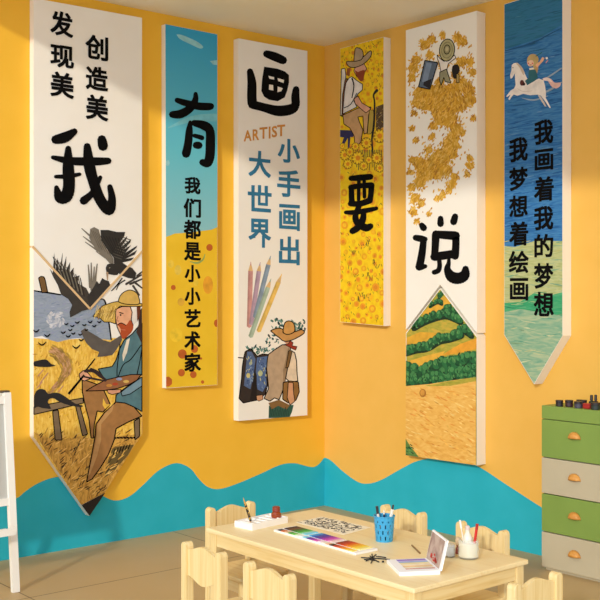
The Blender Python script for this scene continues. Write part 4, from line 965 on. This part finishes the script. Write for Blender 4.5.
M_cr = plain('cream_barrel', (238, 226, 206), .5); M_navy = plain('navy_barrel', (36, 48, 76), .4)
pencil('marker_pen', cx + R * -.012 + Vector((0, 0, .003)), R * -.13 + D * .03, .135, .0052, M_cr, M_blk, 'black-capped white marker, leftmost in the blue cup', 'pen', 'cap', .03, .0058)
pencil('pencil', cx + R * .004 + D * .01 + Vector((0, 0, .003)), R * -.04 + D * .02, .118, .004, M_navy, M_cr, 'short dark pencil in the middle of the blue cup', 'pencil')
pencil('paintbrush', cx + R * .008 + Vector((0, 0, .003)), R * .2, .125, .0045, M_navy, M_cr, 'dark-handled brush leaning right in the blue cup', 'brush', 'bristles', .03, .007)
pencil('marker_pen', cx + R * .012 + D * -.006 + Vector((0, 0, .003)), R * .17 + D * .05, .142, .0052, M_cr, M_blk, 'tall black-tipped white marker, rightmost in the blue cup', 'pen', 'cap', .022, .004)

# open picture box: base with coloured stripes, lid standing up
hA, hB = Vector((-2.119, -2.971, TZ)), Vector((-2.211, -3.126, TZ)); eh = (hB - hA).normalized(); nn = Vector((-eh.y, eh.x, 0)) * -1       # nn: towards the base's open side
bo = hA.lerp(hB, .5); ob = empty('picture_box', bo, 0, 'open flat white box with purple striped tray and upright lid on the table', 'box'); HL = (hB - hA).length / 2
q = [eh * -HL, eh * HL, eh * HL + nn * .148, eh * -HL + nn * .148]
M_wc = plain('white_card', (250, 246, 240), .6)
bm = bmesh.new(); prism(bm, [p + Vector((0, 0, .014)) for p in q], Vector((0, 0, -.014))); build('base', bm, M_wc, ob, bevel=.001)
bm = bmesh.new(); sc = [(.06, (176, 150, 200)), (.12, (120, 96, 186)), (.2, (196, 176, 214)), (.3, (150, 176, 214)), (.42, (236, 220, 160)), (.56, (244, 226, 190)), (.7, (240, 206, 150)), (.8, (236, 226, 200)), (.86, (206, 110, 100)), (.9, (244, 238, 230))]
mats = []; last = 0
for i, (s, c2) in enumerate(sc):
    p = lambda x, y: eh * (-HL * .9 + 2 * HL * .9 * x) + nn * (.008 + .108 * y) + Vector((0, 0, .0148))
    bm.faces.new([bm.verts.new(v) for v in (p(last, 0), p(s, 0), p(s, 1), p(last, 1))]).material_index = i; mats.append(paint(c2)); last = s
build('striped_tray', bm, mats, ob)
lz, ls = .117, .025; back = -nn * ls + Vector((0, 0, lz))
bm = bmesh.new(); th = -nn * .006
prism(bm, [eh * -HL + Vector((0, 0, .012)), eh * HL + Vector((0, 0, .012)), eh * HL + back, eh * -HL + back], th); lid = build('lid', bm, M_wc, ob)
bm = bmesh.new(); pp = lambda x, y: eh * (-HL + 2 * HL * x) + Vector((0, 0, .012)) + (back - Vector((0, 0, .012))) * y + nn * .0008
bm.faces.new([bm.verts.new(v) for v in (pp(.02, .03), pp(.9, .03), pp(.9, .95), pp(.02, .95))]); build('lid_lining', bm, noisy('grey_pink_print', [(150, 120, 110), (186, 160, 144), (204, 184, 166)], (26, 26, 26), detail=4), lid)
bm = bmesh.new(); r2 = random.Random(9)
for i in range(16):
    c2 = (r2.uniform(.25, .7), r2.uniform(.14, .34)); s = r2.uniform(.02, .06)
    bm.faces.new([bm.verts.new(pp(c2[0] + s * math.cos(k * 1.05) * 1.3, c2[1] + s * math.sin(k * 1.05)) + nn * .0006) for k in range(6)])
build('red_flower_print', bm, paint((196, 64, 52)), lid)

# glass jar with bottle, brush and red pen
def glass():
    m, nt, b = new_mat('clear_glass'); b.inputs['Base Color'].default_value = (.9, .92, .86, 1); b.inputs['Roughness'].default_value = .05; b.inputs['Alpha'].default_value = .22
    return m
M_gl = glass()
jc = Vector((-1.957, -3.035, TZ)); jr = empty('glass_jar', jc, 0, 'wide clear glass jar of milky water near the right end of the table', 'jar')
build('jar_wall', lathe(bmesh.new(), [(.034, 0), (.0385, .003), (.0395, .01), (.0395, .066), (.0375, .07), (.0355, .07), (.0368, .064), (.0368, .008), (.034, .0055)], 32), M_gl, jr, smooth=True)
build('milky_water', lathe(bmesh.new(), [(.032, .006), (.0362, .009), (.0362, .058)], 32), plain('milky_water', (238, 228, 196), .25), jr)
ib = empty('glass_bottle', jc + D * .01 + R * -.002 + Vector((0, 0, .045)), 0, 'small clear stoppered bottle standing inside the wide glass jar', 'bottle')
build('bottle_wall', lathe(bmesh.new(), [(.017, 0), (.0185, .003), (.0185, .03), (.012, .042), (.009, .046), (.009, .056), (.0105, .058)], 24), plain('frosted_glass', (232, 228, 208), .2), ib, smooth=True)
build('stopper', lathe(bmesh.new(), [(.007, .058), (.009, .06), (.009, .07), (.005, .074)], 16), plain('pale_stopper', (224, 200, 190), .4), ib)
pencil('crayon', jc + R * .02 + D * -.005 + Vector((0, 0, .045)), R * .14 + D * -.02, .084, .0052, plain('red_pen', (206, 40, 30), .4), plain('red_pen_cap', (178, 30, 26), .4), 'bright red pen sticking out of the glass jar', 'pen', 'cap', .02, .0058)
pencil('paintbrush', jc + R * -.017 + D * -.005 + Vector((0, 0, .045)), R * -.16 + D * .0, .098, .0025, M_cr, plain('white_bristle', (244, 240, 232), .6), 'thin white brush leaning left out of the glass jar', 'brush', 'bristles', .03, .004)
# small jar behind the lid, and a reddish brush pot
sj = empty('small_jar', (-1.995, -2.975, TZ), 0, 'little glass jar half hidden behind the upright lid', 'jar')
build('jar_wall', lathe(bmesh.new(), [(.02, 0), (.0225, .003), (.0225, .044), (.019, .048), (.0175, .048), (.0205, .043), (.0205, .006), (.019, .004)], 24), M_gl, sj, smooth=True); build('milky_water', lathe(bmesh.new(), [(.0185, .0045), (.02, .006), (.02, .04)], 24), plain('milky_water_pale', (232, 226, 214), .3), sj)
rb = empty('shaving_brush', (-1.935, -2.965, TZ), 0, 'small brown and red wooden brush standing behind the glass jar', 'brush')
build('handle', lathe(bmesh.new(), [(.011, 0), (.012, .003), (.01, .018), (.006, .026), (.009, .034)], 18), plain('red_brown_wood', (150, 60, 40), .4), rb); build('bristles', lathe(bmesh.new(), [(.009, .034), (.012, .05), (.007, .062)], 18), plain('brown_bristle', (206, 178, 140), .8), rb)

# ---------------------------------------------------------------- light, sky, camera
sd = Vector((1, .63, -.37)).normalized()
su = bpy.data.lights.new('sun', 'SUN'); su.energy = 1.75; su.angle = math.radians(2.2); su.color = (1, .97, .88)
so_ = bpy.data.objects.new('sun', su); C.objects.link(so_); so_.rotation_euler = sd.to_track_quat('-Z', 'Y').to_euler(); so_.location = (-6, -4, 4)
w = bpy.data.worlds.new('world'); S.world = w; w.use_nodes = True
w.node_tree.nodes['Background'].inputs['Color'].default_value = (.85, 1, 1.26, 1); w.node_tree.nodes['Background'].inputs['Strength'].default_value = 1.42

cd = bpy.data.cameras.new('camera'); co = bpy.data.objects.new('camera', cd); C.objects.link(co); S.camera = co
cd.sensor_width = 36; cd.lens = F / 600 * 36; cd.shift_y = -5 / 600; cd.clip_start = .05
co.location = CAM; co.rotation_euler = (PI / 2, 0, A - PI / 2)
S.view_settings.view_transform = 'Standard'; S.view_settings.look = 'None'; S.view_settings.gamma = 1; S.view_settings.exposure = -.05; S.view_settings.use_curve_mapping = False
